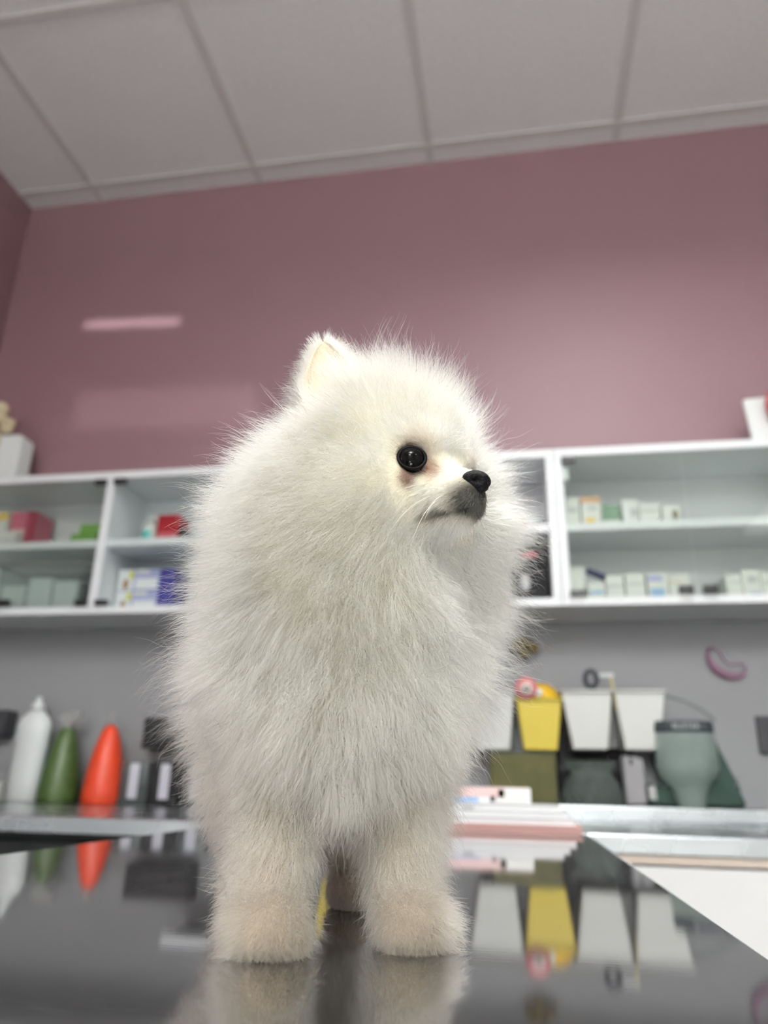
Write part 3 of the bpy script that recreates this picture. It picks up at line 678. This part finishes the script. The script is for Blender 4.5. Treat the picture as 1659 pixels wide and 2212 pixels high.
def surface_nets(fn, lo, hi, h):
    n = np.ceil((np.array(hi) - lo) / h).astype(int)
    ax = [lo[i] + h * np.arange(n[i]) for i in range(3)]
    V = np.empty(n, np.float32)
    for i in range(n[0]):
        Y, Z = np.meshgrid(ax[1], ax[2], indexing='ij')
        V[i] = fn(np.stack([np.full_like(Y, ax[0][i]), Y, Z], -1))
    ins = V < 0
    corners = [(a, b, c) for a in (0, 1) for b in (0, 1) for c in (0, 1)]
    sl = lambda o: tuple(slice(o[i], n[i] - 1 + o[i]) for i in range(3))
    cnt = sum(ins[sl(o)].astype(int) for o in corners)
    act = (cnt > 0) & (cnt < 8)
    idx = -np.ones(act.shape, int); idx[act] = np.arange(act.sum())
    I = np.argwhere(act); acc = np.zeros((len(I), 3)); m = np.zeros(len(I))
    for a in corners:
        for ax_ in range(3):
            if a[ax_]: continue
            b = list(a); b[ax_] = 1
            va = V[tuple((I + a).T)]; vb = V[tuple((I + b).T)]
            x = (va < 0) != (vb < 0); t = np.where(x, va / np.where(x, va - vb, 1), 0)
            p = I + np.array(a, float); p[:, ax_] += t
            acc[x] += p[x]; m[x] += 1
    verts = lo + h * acc / m[:, None]
    quads = []
    for ax_ in range(3):
        o = [0, 0, 0]; o[ax_] = 1
        A = ins[:n[0] - o[0], :n[1] - o[1], :n[2] - o[2]]; Bq = ins[o[0]:, o[1]:, o[2]:]
        E = np.argwhere(A != Bq); u, v = [k for k in range(3) if k != ax_]
        E = E[(E[:, u] > 0) & (E[:, v] > 0)]
        def at_(du, dv):
            q = E.copy(); q[:, u] -= du; q[:, v] -= dv
            return idx[tuple(q.T)]
        q = np.stack([at_(1, 1), at_(0, 1), at_(0, 0), at_(1, 0)], 1)
        fl = A[tuple(E.T)] ^ (ax_ == 1)
        q[~fl] = q[~fl][:, ::-1]
        quads.append(q)
    return verts, np.concatenate(quads)

dv, dq = surface_nets(dog_sdf, np.array((-.205, .265, .893)), np.array((.04, .50, 1.16)), .0021)
eps = .0008
def grad(P):
    g_ = np.stack([dog_sdf(P + e) - dog_sdf(P - e) for e in np.eye(3) * eps], -1)
    return g_ / (np.linalg.norm(g_, axis=1, keepdims=True) + 1e-12)
for _ in range(2): dv -= grad(dv) * dog_sdf(dv)[:, None] * .9
dv[:, 2] = np.maximum(dv[:, 2], .9003)
dn = grad(dv)

def sstep(a, b, x):
    t = np.clip((x - a) / (b - a), 0, 1); return t * t * (3 - 2 * t)
NOSE = hp(.047, 0, -.0095)
def to_head(P):
    q = P - HO; return q @ HF, q @ HL, q[:, 2]
def coat_colour(P):
    """Cream white coat with painted shade on the legs, dark lips and muzzle front, russet tear stain by the eyes."""
    f, l, u = to_head(P)
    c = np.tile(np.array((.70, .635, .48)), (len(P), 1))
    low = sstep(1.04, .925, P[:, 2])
    c = c * (1 - low[:, None]) + np.array((.47, .395, .31)) * low[:, None]  # creamier legs, darkened further to paint in the shade below the chest
    hd_ = np.exp(-((f - .02) ** 2 + l ** 2 + (u + .01) ** 2) / .045 ** 2)
    def put(w_, col):
        nonlocal c
        w_ = np.clip(w_, 0, 1)[:, None]; c = c * (1 - w_) + np.array(col) * w_
    al = np.abs(l)
    put(.30 * sstep(.019, .008, np.sqrt((f - .040) ** 2 + (u + .015) ** 2 + (l * .6) ** 2)) * sstep(-.004, -.012, u), (.22, .20, .19))
    put(.95 * sstep(.0125, .0055, np.sqrt(((f - .0455) * .8) ** 2 + ((u + .0175)) ** 2 + (l * .6) ** 2)) * sstep(-.029, -.0215, u), (.006, .006, .006))
    for s in (-1, 1):
        a = hp(.020, s * .0125, -.0225); b_ = hp(.042, s * .004, -.0205)
        put(.85 * sstep(.0036, .0014, sd_cap(P, a, b_, 0, 0)), (.008, .007, .007))
        e = (EYE_R, EYE_L)[s > 0]
        r_ = np.linalg.norm(P - e, axis=1)
        put(.92 * sstep(.0092, .0068, r_), (.06, .035, .03))
        put(.92 * sstep(.0080, .002, np.linalg.norm(P - (e + hd(.0075, -s * .0055, -.003)), axis=1)), (.19, .085, .05))
        put(.92 * sstep(.0075, .002, np.linalg.norm(P - (e + hd(-.001, s * .003, -.0095)), axis=1)), (.10, .04, .03))
        put(.5 * sstep(.013, .004, np.linalg.norm(P - (e + hd(.004, -s * .002, .008)), axis=1)), (.30, .22, .18))
    return c

me = bpy.data.meshes.new('puppy'); me.from_pydata(dv.tolist(), [], dq.tolist()); me.update()
for p in me.polygons: p.use_smooth = True
ca = me.color_attributes.new('coat', 'FLOAT_COLOR', 'POINT')
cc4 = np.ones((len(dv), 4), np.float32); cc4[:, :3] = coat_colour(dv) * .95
ca.data.foreach_set('color', cc4.ravel())
m, nt, b = nodes_of('puppy_skin')
at_n = nt.nodes.new('ShaderNodeAttribute'); at_n.attribute_name = 'coat'
nt.links.new(at_n.outputs['Color'], b.inputs['Base Color']); b.inputs['Roughness'].default_value = .8; b.inputs['Specular IOR Level'].default_value = .1
me.materials.append(m)
puppy = bpy.data.objects.new('puppy', me); COL.objects.link(puppy)
tag(puppy, 'fluffy white spitz puppy standing on the steel table, head turned to the right', 'dog')
def part(o): adopt(o, puppy); return o

# eyes, lids, nose, whiskers, claws
M['eye'] = mat('wet_black_eye', (.0015, .0012, .0012), .015, spec=.10)
M['lid'] = mat('dark_eyelid', (.004, .003, .003), .6, spec=.1)
M['nose'] = mat('black_nose_leather', (.003, .003, .0034), .5, spec=.14, bump=.5, bump_scale=1800)
M['whisk'] = mat('whisker', (.80, .76, .66), .35)
M['claw'] = mat('pale_claw', (.70, .64, .53), .4)
for s, e in ((-1, EYE_R), (1, EYE_L)):
    eb = B().ball(e, EYE_RAD, M['eye'], 4).make('eye'); part(eb)
    ax = Vector(hd(.72, s * .69, .04)).normalized(); u_ = ax.cross(Vector((0, 0, 1))).normalized(); v_ = ax.cross(u_)
    pts = []
    for i in range(36):
        a = 2 * math.pi * i / 36
        rr = .0056 * (1 + .04 * math.cos(2 * a))
        pts.append(Vector(e) + ax * .0030 + u_ * rr * math.cos(a) * 1.04 + v_ * rr * math.sin(a) * .97)
    B().tube(pts, .0008, M['lid'], 8, True).make('eyelid', eb)
nb = B()
def hv(f, l, u): return Vector(hp(f, l, u))
res = bmesh.ops.create_icosphere(nb.bm, subdivisions=4, radius=1)
for v in res['verts']:
    f, l, u = v.co
    f2, l2, u2 = f * .0064, l * .0076, u * .0059
    if u > 0: l2 *= 1.05; u2 *= .92
    else: l2 *= 1 - .42 * (-u)                                     # narrows towards the lip
    for s in (-1, 1):                                              # nostrils
        dd = math.sqrt((l - s * .62) ** 2 * 1.2 + (u + .10) ** 2 * 1.6)
        if f > 0 and dd < .34: f2 -= .0032 * (1 - dd / .34) ** .7
    if f > 0 and abs(l) < .12 and u < .3: f2 -= .0007 * (1 - abs(l) / .12)
    v.co = hv(.0450 + f2 + .12 * u2, l2, -.0095 + u2)
nb._paint(list(nb.bm.faces), M['nose'], True)
part(nb.make('nose'))
def whisker(pts, r0=.00019):
    P_ = [Vector(p) for p in pts]; out = []
    for i in range(15):                                            # Bezier through three or four controls
        t = i / 14
        q = P_[:]
        while len(q) > 1: q = [a.lerp(b_, t) for a, b_ in zip(q[:-1], q[1:])]
        out.append(q[0])
    part(B().tube(out, [r0 * (1 - .85 * i / 14) for i in range(15)], M['whisk'], 6).make('whisker'))
for s in (-1, 1):
    for f, u, df, dl, du, ln in ((.030, -.010, -.75, .62, -.05, .024), (.028, -.013, -.72, .5, -.25, .030), (.031, -.015, -.6, .45, -.42, .027),
                                 (.034, -.013, -.25, .8, .05, .018), (.033, -.017, -.45, .35, -.75, .018), (.036, -.016, -.15, .6, -.45, .014), (.029, -.008, -.6, .7, .2, .014)):
        a = hv(f, s * .010, u); d1 = Vector(hd(df * .15, s * (abs(dl) + 1.0), du)).normalized(); d2 = Vector(hd(df, s * dl * .6, du - .55)).normalized()
        whisker([a, a + d1 * ln * .45, a + d1 * ln * .62 + d2 * ln * .35, a + d1 * ln * .55 + d2 * ln * 1.0])
    a = hv(.022, s * .020, .013); whisker([a, a + Vector(hd(.25, s * .5, .3)) * .014, a + Vector(hd(.2, s * .85, .95)) * .020], .0002)
# ears: cupped leaves, the right one open towards the camera
M['ear'] = mat('cream_ear_skin', (.55, .46, .33), .8, vary=.06)
ear_roots = []
def ear(s, base, tip, open_dir, width):
    base, tip, od = Vector(base), Vector(tip), Vector(open_dir).normalized()
    up = (tip - base).normalized(); od = (od - up * od.dot(up)).normalized(); side = up.cross(od)
    bm = bmesh.new(); nu, nv = 15, 13; L = (tip - base).length; grid = []
    for j in range(nv):
        v = j / (nv - 1); w_ = width * (max(0, 1 - v ** 1.7)) ** .75 * (.80 + .35 * math.sin(min(1, v * 2.2) * math.pi / 2)) + .0006
        row = []
        for i in range(nu):
            t = 2 * i / (nu - 1) - 1
            a = t * 1.25
            row.append(base + up * (L * v) + side * (w_ * math.sin(a) / math.sin(1.25)) + od * (w_ * .75 * (1 - math.cos(a))) - od * .004 * math.sin(v * 3.1))
        grid.append(row)
    vs = [[bm.verts.new(p) for p in r] for r in grid]
    for a, b_ in zip(vs[:-1], vs[1:]):
        for i in range(nu - 1): bm.faces.new((a[i], a[i + 1], b_[i + 1], b_[i]))
    bmesh.ops.recalc_face_normals(bm, faces=bm.faces)
    bmesh.ops.solidify(bm, geom=list(bm.faces), thickness=.0014)
    for f in bm.faces: f.smooth = True
    m_ = bpy.data.meshes.new('ear'); bm.to_mesh(m_); bm.free(); m_.materials.append(M['ear'])
    o = bpy.data.objects.new('ear', m_); COL.objects.link(o); part(o)
    # hair roots on the ear
    n = 15000
    v = rng.random(n) ** 1.0 * .97; t = rng.random(n) * 2 - 1
    w_ = width * np.maximum(0, 1 - v ** 1.7) ** .75 * (.80 + .35 * np.sin(np.minimum(1, v * 2.2) * np.pi / 2)) + .0006
    a = t * 1.25
    P = np.array(base) + np.outer(L * v, up) + np.outer(w_ * np.sin(a) / math.sin(1.25), side) + np.outer(w_ * .75 * (1 - np.cos(a)), od) - np.outer(.004 * np.sin(v * 3.1), od)
    nout = -(np.outer(np.cos(a), od)) + np.outer(np.sin(a), side)
    inner = rng.random(n) < .55
    nn = np.where(inner[:, None], -nout, nout)
    edge = np.abs(t)
    flow = np.where(inner[:, None], np.array(up) * .8 + np.outer(np.sign(t) * .3, side), np.array(up) * .55 - np.array(od) * .35 + np.outer(t * .5, side))
    ln = np.where(inner, .006 + .006 * (edge > .6), .009 + .006 * edge) * (1 - .45 * v)
    ear_roots.append((P + nn * .0008, nn, flow, ln, np.where(inner, .25, .45)))
ear(-1, hp(-.013, -.030, .028), hp(-.0265, -.0300, .0785), hd(.62, -.78, .05), .0150)
ear(1, hp(-.013, .030, .028), hp(-.0265, .0300, .0785), hd(.78, .62, .05), .0150)

# ---- coat: hair roots scattered on the skin, combed by landmarks
H_, Bd = 0, 1
LM = []   # position, length, direction, lift, curl
def lm(fr, p, ln, d_, lift, curl=.3, both=False):
    for s in ((1, -1) if both else (1,)):
        q = (p[0], p[1] * s, p[2]); e = (d_[0], d_[1] * s, d_[2])
        LM.append((hp(*q) if fr == H_ else bp(*q), ln, hd(*e) if fr == H_ else bd(*e), lift, curl))
lm(H_, (.043, 0, -.003), .0016, (-1, 0, .3), .10, 0)
lm(H_, (.036, .009, -.012), .0034, (-.8, .35, -.35), .16, 0, True)
lm(H_, (.040, .005, -.019), .0030, (-.6, .3, -.6), .2, 0, True)
lm(H_, (.034, 0, -.027), .0055, (-.5, 0, -.8), .25, .1)
lm(H_, (.033, 0, -.001), .0035, (-.7, 0, .7), .2, 0)
lm(H_, (.026, .009, -.004), .0040, (-.7, .4, .1), .15, 0, True)
lm(H_, (.026, .014, -.013), .0060, (-.75, .5, -.35), .25, .1, True)
lm(H_, (.028, 0, .014), .014, (-.25, 0, .9), .55, .1)
lm(H_, (.028, .0215, .001), .0026, (-.6, .7, .1), .12, 0, True)
lm(H_, (.026, .012, .005), .0070, (-.4, -.1, .85), .42, .1, True)
lm(H_, (.022, .022, .012), .0085, (-.4, .35, .85), .38, .1, True)
lm(H_, (.024, .0215, -.0095), .0040, (-.65, .6, -.5), .2, 0, True)
lm(H_, (.018, .029, .000), .0075, (-.75, .65, 0), .3, .1, True)
lm(H_, (.020, 0, .032), .034, (.15, 0, .95), .72, .25)
lm(H_, (.016, .020, .028), .032, (.05, .5, .85), .70, .25, True)
lm(H_, (-.008, 0, .048), .043, (-.20, 0, .95), .75, .35)
lm(H_, (-.006, .026, .038), .033, (-.20, .6, .75), .68, .35, True)
lm(H_, (.004, .040, .014), .034, (-.30, .9, .35), .68, .3, True)
lm(H_, (-.006, .036, .030), .011, (.3, .75, .5), .45, .2, True)
lm(H_, (-.040, 0, .024), .034, (-.85, 0, .4), .68, .4)
lm(H_, (-.030, .040, .010), .048, (-.6, .8, .2), .68, .4); lm(H_, (-.030, -.040, .010), .030, (-.7, -.65, .1), .55, .4)
lm(H_, (.012, .038, -.010), .024, (-.50, .8, -.3), .6, .3, True)
lm(H_, (-.006, .048, -.012), .046, (-.45, .9, -.30), .68, .45, True)
lm(H_, (.002, .028, -.032), .036, (-.35, .7, -.65), .58, .5, True)
lm(H_, (.006, 0, -.038), .022, (.05, 0, -1), .5, .4)
lm(Bd, (.032, 0, .140), .036, (.30, 0, -.95), .50, .6)
lm(Bd, (.034, -.010, .158), .046, (.55, -.15, -.80), .75, .8); lm(Bd, (.034, .016, .152), .044, (.5, .35, -.8), .75, .8)
lm(Bd, (.026, 0, .105), .038, (.15, 0, -1), .45, .7)
lm(Bd, (.022, .022, .120), .040, (.10, .35, -.9), .5, .7, True)
lm(Bd, (.010, .030, .096), .040, (.05, .45, -.9), .5, .6, True)
lm(Bd, (.000, .045, .125), .048, (-.10, .8, -.5), .65, .6, True)
lm(Bd, (-.012, .046, .160), .056, (-.15, .95, -.10), .74, .55); lm(Bd, (-.012, -.046, .160), .042, (-.2, -.9, -.2), .68, .55)
lm(Bd, (.014, 0, .070), .042, (.05, 0, -1), .4, .6)
lm(Bd, (-.05, 0, .068), .022, (-.2, 0, -1), .4, .4)
lm(Bd, (.002, .046, .086), .025, (0, .6, -.8), .52, .5, True)
lm(Bd, (-.08, .042, .110), .044, (-.5, .75, -.4), .62, .5, True)
lm(Bd, (-.07, 0, .156), .040, (-.7, 0, .7), .6, .4)
lm(Bd, (-.15, 0, .110), .044, (-.9, 0, -.3), .6, .4)
lm(Bd, (-.10, .045, .075), .032, (-.4, .6, -.7), .5, .4, True)
lm(Bd, (.008, .036, .055), .022, (.10, .3, -.92), .45, .35, True)
lm(Bd, (-.006, .017, .055), .018, (0, -.1, -1), .4, .4, True)
lm(Bd, (.006, .034, .034), .0175, (.12, .35, -.9), .45, .45, True)
lm(Bd, (-.024, .031, .045), .030, (-.6, .35, -.75), .55, .45, True)
lm(Bd, (-.015, .042, .030), .022, (-.2, .7, -.75), .5, .4, True)
lm(Bd, (.012, .031, .018), .012, (.7, .2, -.65), .42, .2, True)
lm(Bd, (.012, .042, .012), .0165, (.30, .9, -.45), .5, .2, True)
lm(Bd, (.021, .031, .007), .0070, (.85, 0, -.45), .28, .2, True)
lm(Bd, (-.115, .030, .040), .014, (-.3, .2, -.9), .4, .2, True)
lm(Bd, (-.095, .030, .012), .008, (.5, .1, -.6), .3, .2, True)
lm(Bd, (-.140, 0, .165), .048, (-.6, 0, .8), .6, .3)
lm(Bd, (-.095, .004, .178), .046, (.3, 0, .9), .6, .3)
for p, ln_, d_, lf_ in (((.004, .060, -.006), .043, (.20, 1, -.08), .85), ((.000, .056, .014), .041, (.15, 1, .25), .82), ((-.030, .056, -.030), .064, (.10, 1, -.20), .82), ((.002, .050, .028), .044, (.10, .8, .55), .80),
                       ((-.006, .044, -.034), .056, (.1, .9, -.4), .78), ((.016, .040, -.008), .034, (.25, 1, -.1), .78)):
    lm(H_, p, ln_, d_, lf_, .45)
lm(H_, (-.030, -.056, -.030), .040, (-.4, -.9, -.3), .65, .5); lm(H_, (-.006, -.048, -.012), .036, (-.5, -.85, -.3), .6, .45)
LP = np.array([x[0] for x in LM]); LL = np.array([x[1] for x in LM]); LD = np.array([x[2] / np.linalg.norm(x[2]) for x in LM])
LF = np.array([x[3] for x in LM]); LC = np.array([x[4] for x in LM])

def comb(P):
    ln = np.zeros(len(P)); dr = np.zeros((len(P), 3)); lf = np.zeros(len(P)); cu = np.zeros(len(P))
    for i in range(0, len(P), 50000):
        d2 = ((P[i:i + 50000, None, :] - LP[None]) ** 2).sum(-1) + 4e-6
        w_ = 1 / d2 ** 2.2; w_ /= w_.sum(1, keepdims=True)
        ln[i:i + 50000] = np.exp(w_ @ np.log(LL)); dr[i:i + 50000] = w_ @ LD; lf[i:i + 50000] = w_ @ LF; cu[i:i + 50000] = w_ @ LC
    dr /= np.linalg.norm(dr, axis=1, keepdims=True) + 1e-9
    return ln, dr, lf, cu

tri = np.concatenate([dq[:, [0, 1, 2]], dq[:, [0, 2, 3]]])
ta, tb_, tc_ = dv[tri[:, 0]], dv[tri[:, 1]], dv[tri[:, 2]]
area_ = .5 * np.linalg.norm(np.cross(tb_ - ta, tc_ - ta), axis=1)
cent = (ta + tb_ + tc_) / 3
cl_, _, _, _ = comb(cent)
dens = area_ * np.clip((.028 / cl_) ** .9, .8, 9)
ff = (cent - PO) @ PF
hl_ = (cent - HO) @ HL; dens *= np.where((hl_ > .03) & (cent[:, 2] > 1.04), 1.9, 1.0)
dens *= np.where(ff < -.06, .45, 1.0)                              # the far hindquarters need fewer hairs
def scatter(n):
    k = rng.choice(len(tri), n, p=dens / dens.sum())
    r1, r2 = rng.random(n), rng.random(n); s1 = np.sqrt(r1)
    P = (1 - s1)[:, None] * ta[k] + (s1 * (1 - r2))[:, None] * tb_[k] + (s1 * r2)[:, None] * tc_[k]
    return P
NP = 8
def strands(P, N_, ln, flow, lift, curl, wild, seed):
    """Strands as (n, NP, 3): rise off the skin, then lie along the flow."""
    r = np.random.default_rng(seed); n = len(P)
    jit = r.normal(size=(n, 3)); fl = flow + wild * .35 * jit; fl /= np.linalg.norm(fl, axis=1, keepdims=True)
    d0 = N_ * lift[:, None] * 1.25 + fl * (1 - lift)[:, None] * .9 + .12 * wild * r.normal(size=(n, 3))
    d1 = N_ * lift[:, None] * .40 + fl + .10 * wild * r.normal(size=(n, 3)); d1[:, 2] -= .10
    d0 /= np.linalg.norm(d0, axis=1, keepdims=True); d1 /= np.linalg.norm(d1, axis=1, keepdims=True)
    side = np.cross(d1, N_); side /= np.linalg.norm(side, axis=1, keepdims=True) + 1e-9
    ph = r.random(n) * 6.28; fq = 3.5 + 4 * r.random(n)
    Q = np.empty((n, NP, 3)); Q[:, 0] = P
    for i in range(1, NP):
        t = (i - .5) / (NP - 1); tt = t ** .8
        d_ = d0 * (1 - tt) + d1 * tt
        d_ += side * (curl * .75 * t * np.cos(fq * t * 2 + ph))[:, None] + N_ * (curl * .55 * t * np.sin(fq * t * 2 + ph))[:, None]
        d_ /= np.linalg.norm(d_, axis=1, keepdims=True)
        Q[:, i] = Q[:, i - 1] + d_ * (ln / (NP - 1))[:, None]
    return Q

def clump(Q, P, nguide, amount, power, seed, guides=None):
    """Pull the tips of neighbouring strands together."""
    r = np.random.default_rng(seed); n = len(P)
    gi = r.choice(n, min(nguide, n), replace=False)
    kd = kdtree.KDTree(len(gi))
    for j, i in enumerate(gi): kd.insert(P[i], j)
    kd.balance()
    near = np.fromiter((kd.find(p)[1] for p in P), int, n)
    G = Q[gi[near]]
    t = np.linspace(0, 1, NP)[None, :, None]
    k = amount[:, None, None] * t ** power
    return Q * (1 - k) + (G + (P - G[:, 0])[:, None, :] * .12) * k

def build_fur(n_under, n_guard):
    Pu, Pg = scatter(n_under), scatter(n_guard)
    P = np.concatenate([Pu, Pg]); n = len(P)
    N_ = grad(P); ln, fl, lf, cu = comb(P)
    guard = np.arange(n) >= n_under
    ln = ln * np.where(guard, .95 + .50 * rng.random(n) ** 2, .35 + .5 * rng.random(n))
    er = np.minimum(np.linalg.norm(P - EYE_R, axis=1), np.linalg.norm(P - EYE_L, axis=1))
    ok = (er > .0067) & (np.linalg.norm(P - NOSE, axis=1) > .0052)
    P, N_, ln, fl, lf, cu, guard = P[ok], N_[ok], ln[ok], fl[ok], lf[ok], cu[ok], guard[ok]
    Q = strands(P, N_, ln, fl, lf, cu * np.where(guard, 1.2, .8), (np.where(ln > .012, 1.0, .5) * np.where(guard, 1.7, .9))[:, None], 3)
    big = sstep(.008, .024, ln)
    Q = clump(Q, P, 26000, big * np.where(guard, .55, .30), 1.0, 11)
    Q = clump(Q, P, 5000, big * np.where(guard, .30, .12), 1.5, 12)
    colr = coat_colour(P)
    for (eP, eN, eF, eL, eLift) in ear_roots:
        e = strands(eP, eN, eL * (.7 + .6 * rng.random(len(eP))), eF / np.linalg.norm(eF, axis=1, keepdims=True), eLift, np.full(len(eP), .2), np.full((len(eP), 1), .6), 5)
        Q = np.concatenate([Q, e]); colr = np.concatenate([colr, np.tile((.70, .62, .46), (len(eP), 1))])
    Q[:, :, 2] = np.maximum(Q[:, :, 2], TZ + .0004)
    n = len(Q)
    cu_ = bpy.data.hair_curves.new('fur'); cu_.add_curves([NP] * n)
    cu_.attributes['position'].data.foreach_set('vector', Q.astype(np.float32).ravel())
    rad = cu_.attributes.get('radius') or cu_.attributes.new('radius', 'FLOAT', 'POINT')
    L_ = np.linalg.norm(Q[:, -1] - Q[:, 0], axis=1)
    r0 = np.where(L_ > .012, .000055, .000048)
    prof = np.array([1, 1, .97, .92, .84, .70, .50, .18])
    rad.data.foreach_set('value', (r0[:, None] * prof[None]).astype(np.float32).ravel())
    c_ = cu_.attributes.new('coat', 'FLOAT_COLOR', 'CURVE')
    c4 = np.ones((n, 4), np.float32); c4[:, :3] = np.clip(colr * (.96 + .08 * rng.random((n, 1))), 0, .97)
    c_.data.foreach_set('color', c4.ravel())
    o = bpy.data.objects.new('fur', cu_); COL.objects.link(o)
    m_ = bpy.data.materials.new('puppy_fur'); m_.use_nodes = True; nt_ = m_.node_tree; nt_.nodes.clear()
    out = nt_.nodes.new('ShaderNodeOutputMaterial'); h = nt_.nodes.new('ShaderNodeBsdfHairPrincipled')
    h.model = 'CHIANG'; h.parametrization = 'COLOR'
    a = nt_.nodes.new('ShaderNodeAttribute'); a.attribute_name = 'coat'
    nt_.links.new(a.outputs['Color'], h.inputs['Color'])
    h.inputs['Roughness'].default_value = .42; h.inputs['Radial Roughness'].default_value = .75; h.inputs['Coat'].default_value = 0; h.inputs['Random Roughness'].default_value = .15
    nt_.links.new(h.outputs[0], out.inputs['Surface'])
    cu_.materials.append(m_)
    return part(o)
FUR = build_fur(215000, 95000)


# ------------------------------------------------------------------ light, camera
def area(name, loc, size, power, col=(.98, 1, .985), rot=(0, 0, 0), spread=180, sizey=None):
    l = bpy.data.lights.new(name, 'AREA'); l.shape = 'RECTANGLE'; l.size = size; l.size_y = sizey or size; l.energy = power; l.color = col
    l.spread = math.radians(spread)
    o = bpy.data.objects.new(name, l); o.location = loc; o.rotation_euler = rot; COL.objects.link(o); return o
for px, py, pw, up in ((.32, .85, 10, 0), (.10, -1.45, 30, 130), (1.90, -1.45, 20, 0), (-.25, -2.80, 72, 44)):  # first two panels inferred from shadows and sheen; last two added as soft fill
    area('panel_or_fill_lamp', (px, py, ZC - .30), .58, pw, spread=165)
    if up: area('added_uplight', (px, py, ZC - .295), .58, up, rot=(math.pi, 0, 0))  # unseen uplights, added to brighten the ceiling
area('added_gleam_beam', (-1.21, -1.2, 2.39), .34, .035, rot=(math.radians(90), math.radians(3), 0), spread=1.2, sizey=.022)  # unseen beam added to throw the thin streak on the back wall
area('added_gleam_beam', (-1.05, -1.2, 2.06), .62, .05, rot=(math.radians(90), math.radians(2), 0), spread=1.5, sizey=.14)  # second added beam, for the broad pale patch under the streak

w = bpy.data.worlds.new('World'); SC.world = w; w.use_nodes = True
w.node_tree.nodes['Background'].inputs['Color'].default_value = (.75, .78, .8, 1)
w.node_tree.nodes['Background'].inputs['Strength'].default_value = 0.03

cam = bpy.data.cameras.new('camera'); co = bpy.data.objects.new('camera', cam); COL.objects.link(co)
R = Vector((0.98585, 0.16634, 0.0207)); U = Vector((0.03822, -0.34332, 0.93844)); W = Vector((-0.16321, 0.92437, 0.34482))
mw = Matrix((R, U, -W)).transposed().to_4x4(); mw.translation = (0, 0, .965)
co.matrix_world = mw
cam.sensor_fit = 'VERTICAL'; cam.sensor_height = 36; cam.sensor_width = 27; cam.lens = 25.873; cam.clip_start = .01; cam.clip_end = 30
cam.dof.use_dof = True; cam.dof.focus_distance = .335; cam.dof.aperture_fstop = 6.8
SC.camera = co
vs = SC.view_settings
SC.display_settings.display_device = 'sRGB'
vs.view_transform = 'Standard'; vs.look = 'None'; vs.gamma = 1; vs.use_curve_mapping = False; vs.exposure = 0.28
cy = SC.cycles
cy.max_bounces = 7; cy.diffuse_bounces = 3; cy.glossy_bounces = 4; cy.transmission_bounces = 6; cy.transparent_max_bounces = 24
cy.use_adaptive_sampling = True; cy.adaptive_threshold = .07; cy.adaptive_min_samples = 16; cy.use_light_tree = False
cy.use_denoising = True; cy.sample_clamp_indirect = 6; cy.caustics_reflective = False; cy.caustics_refractive = False
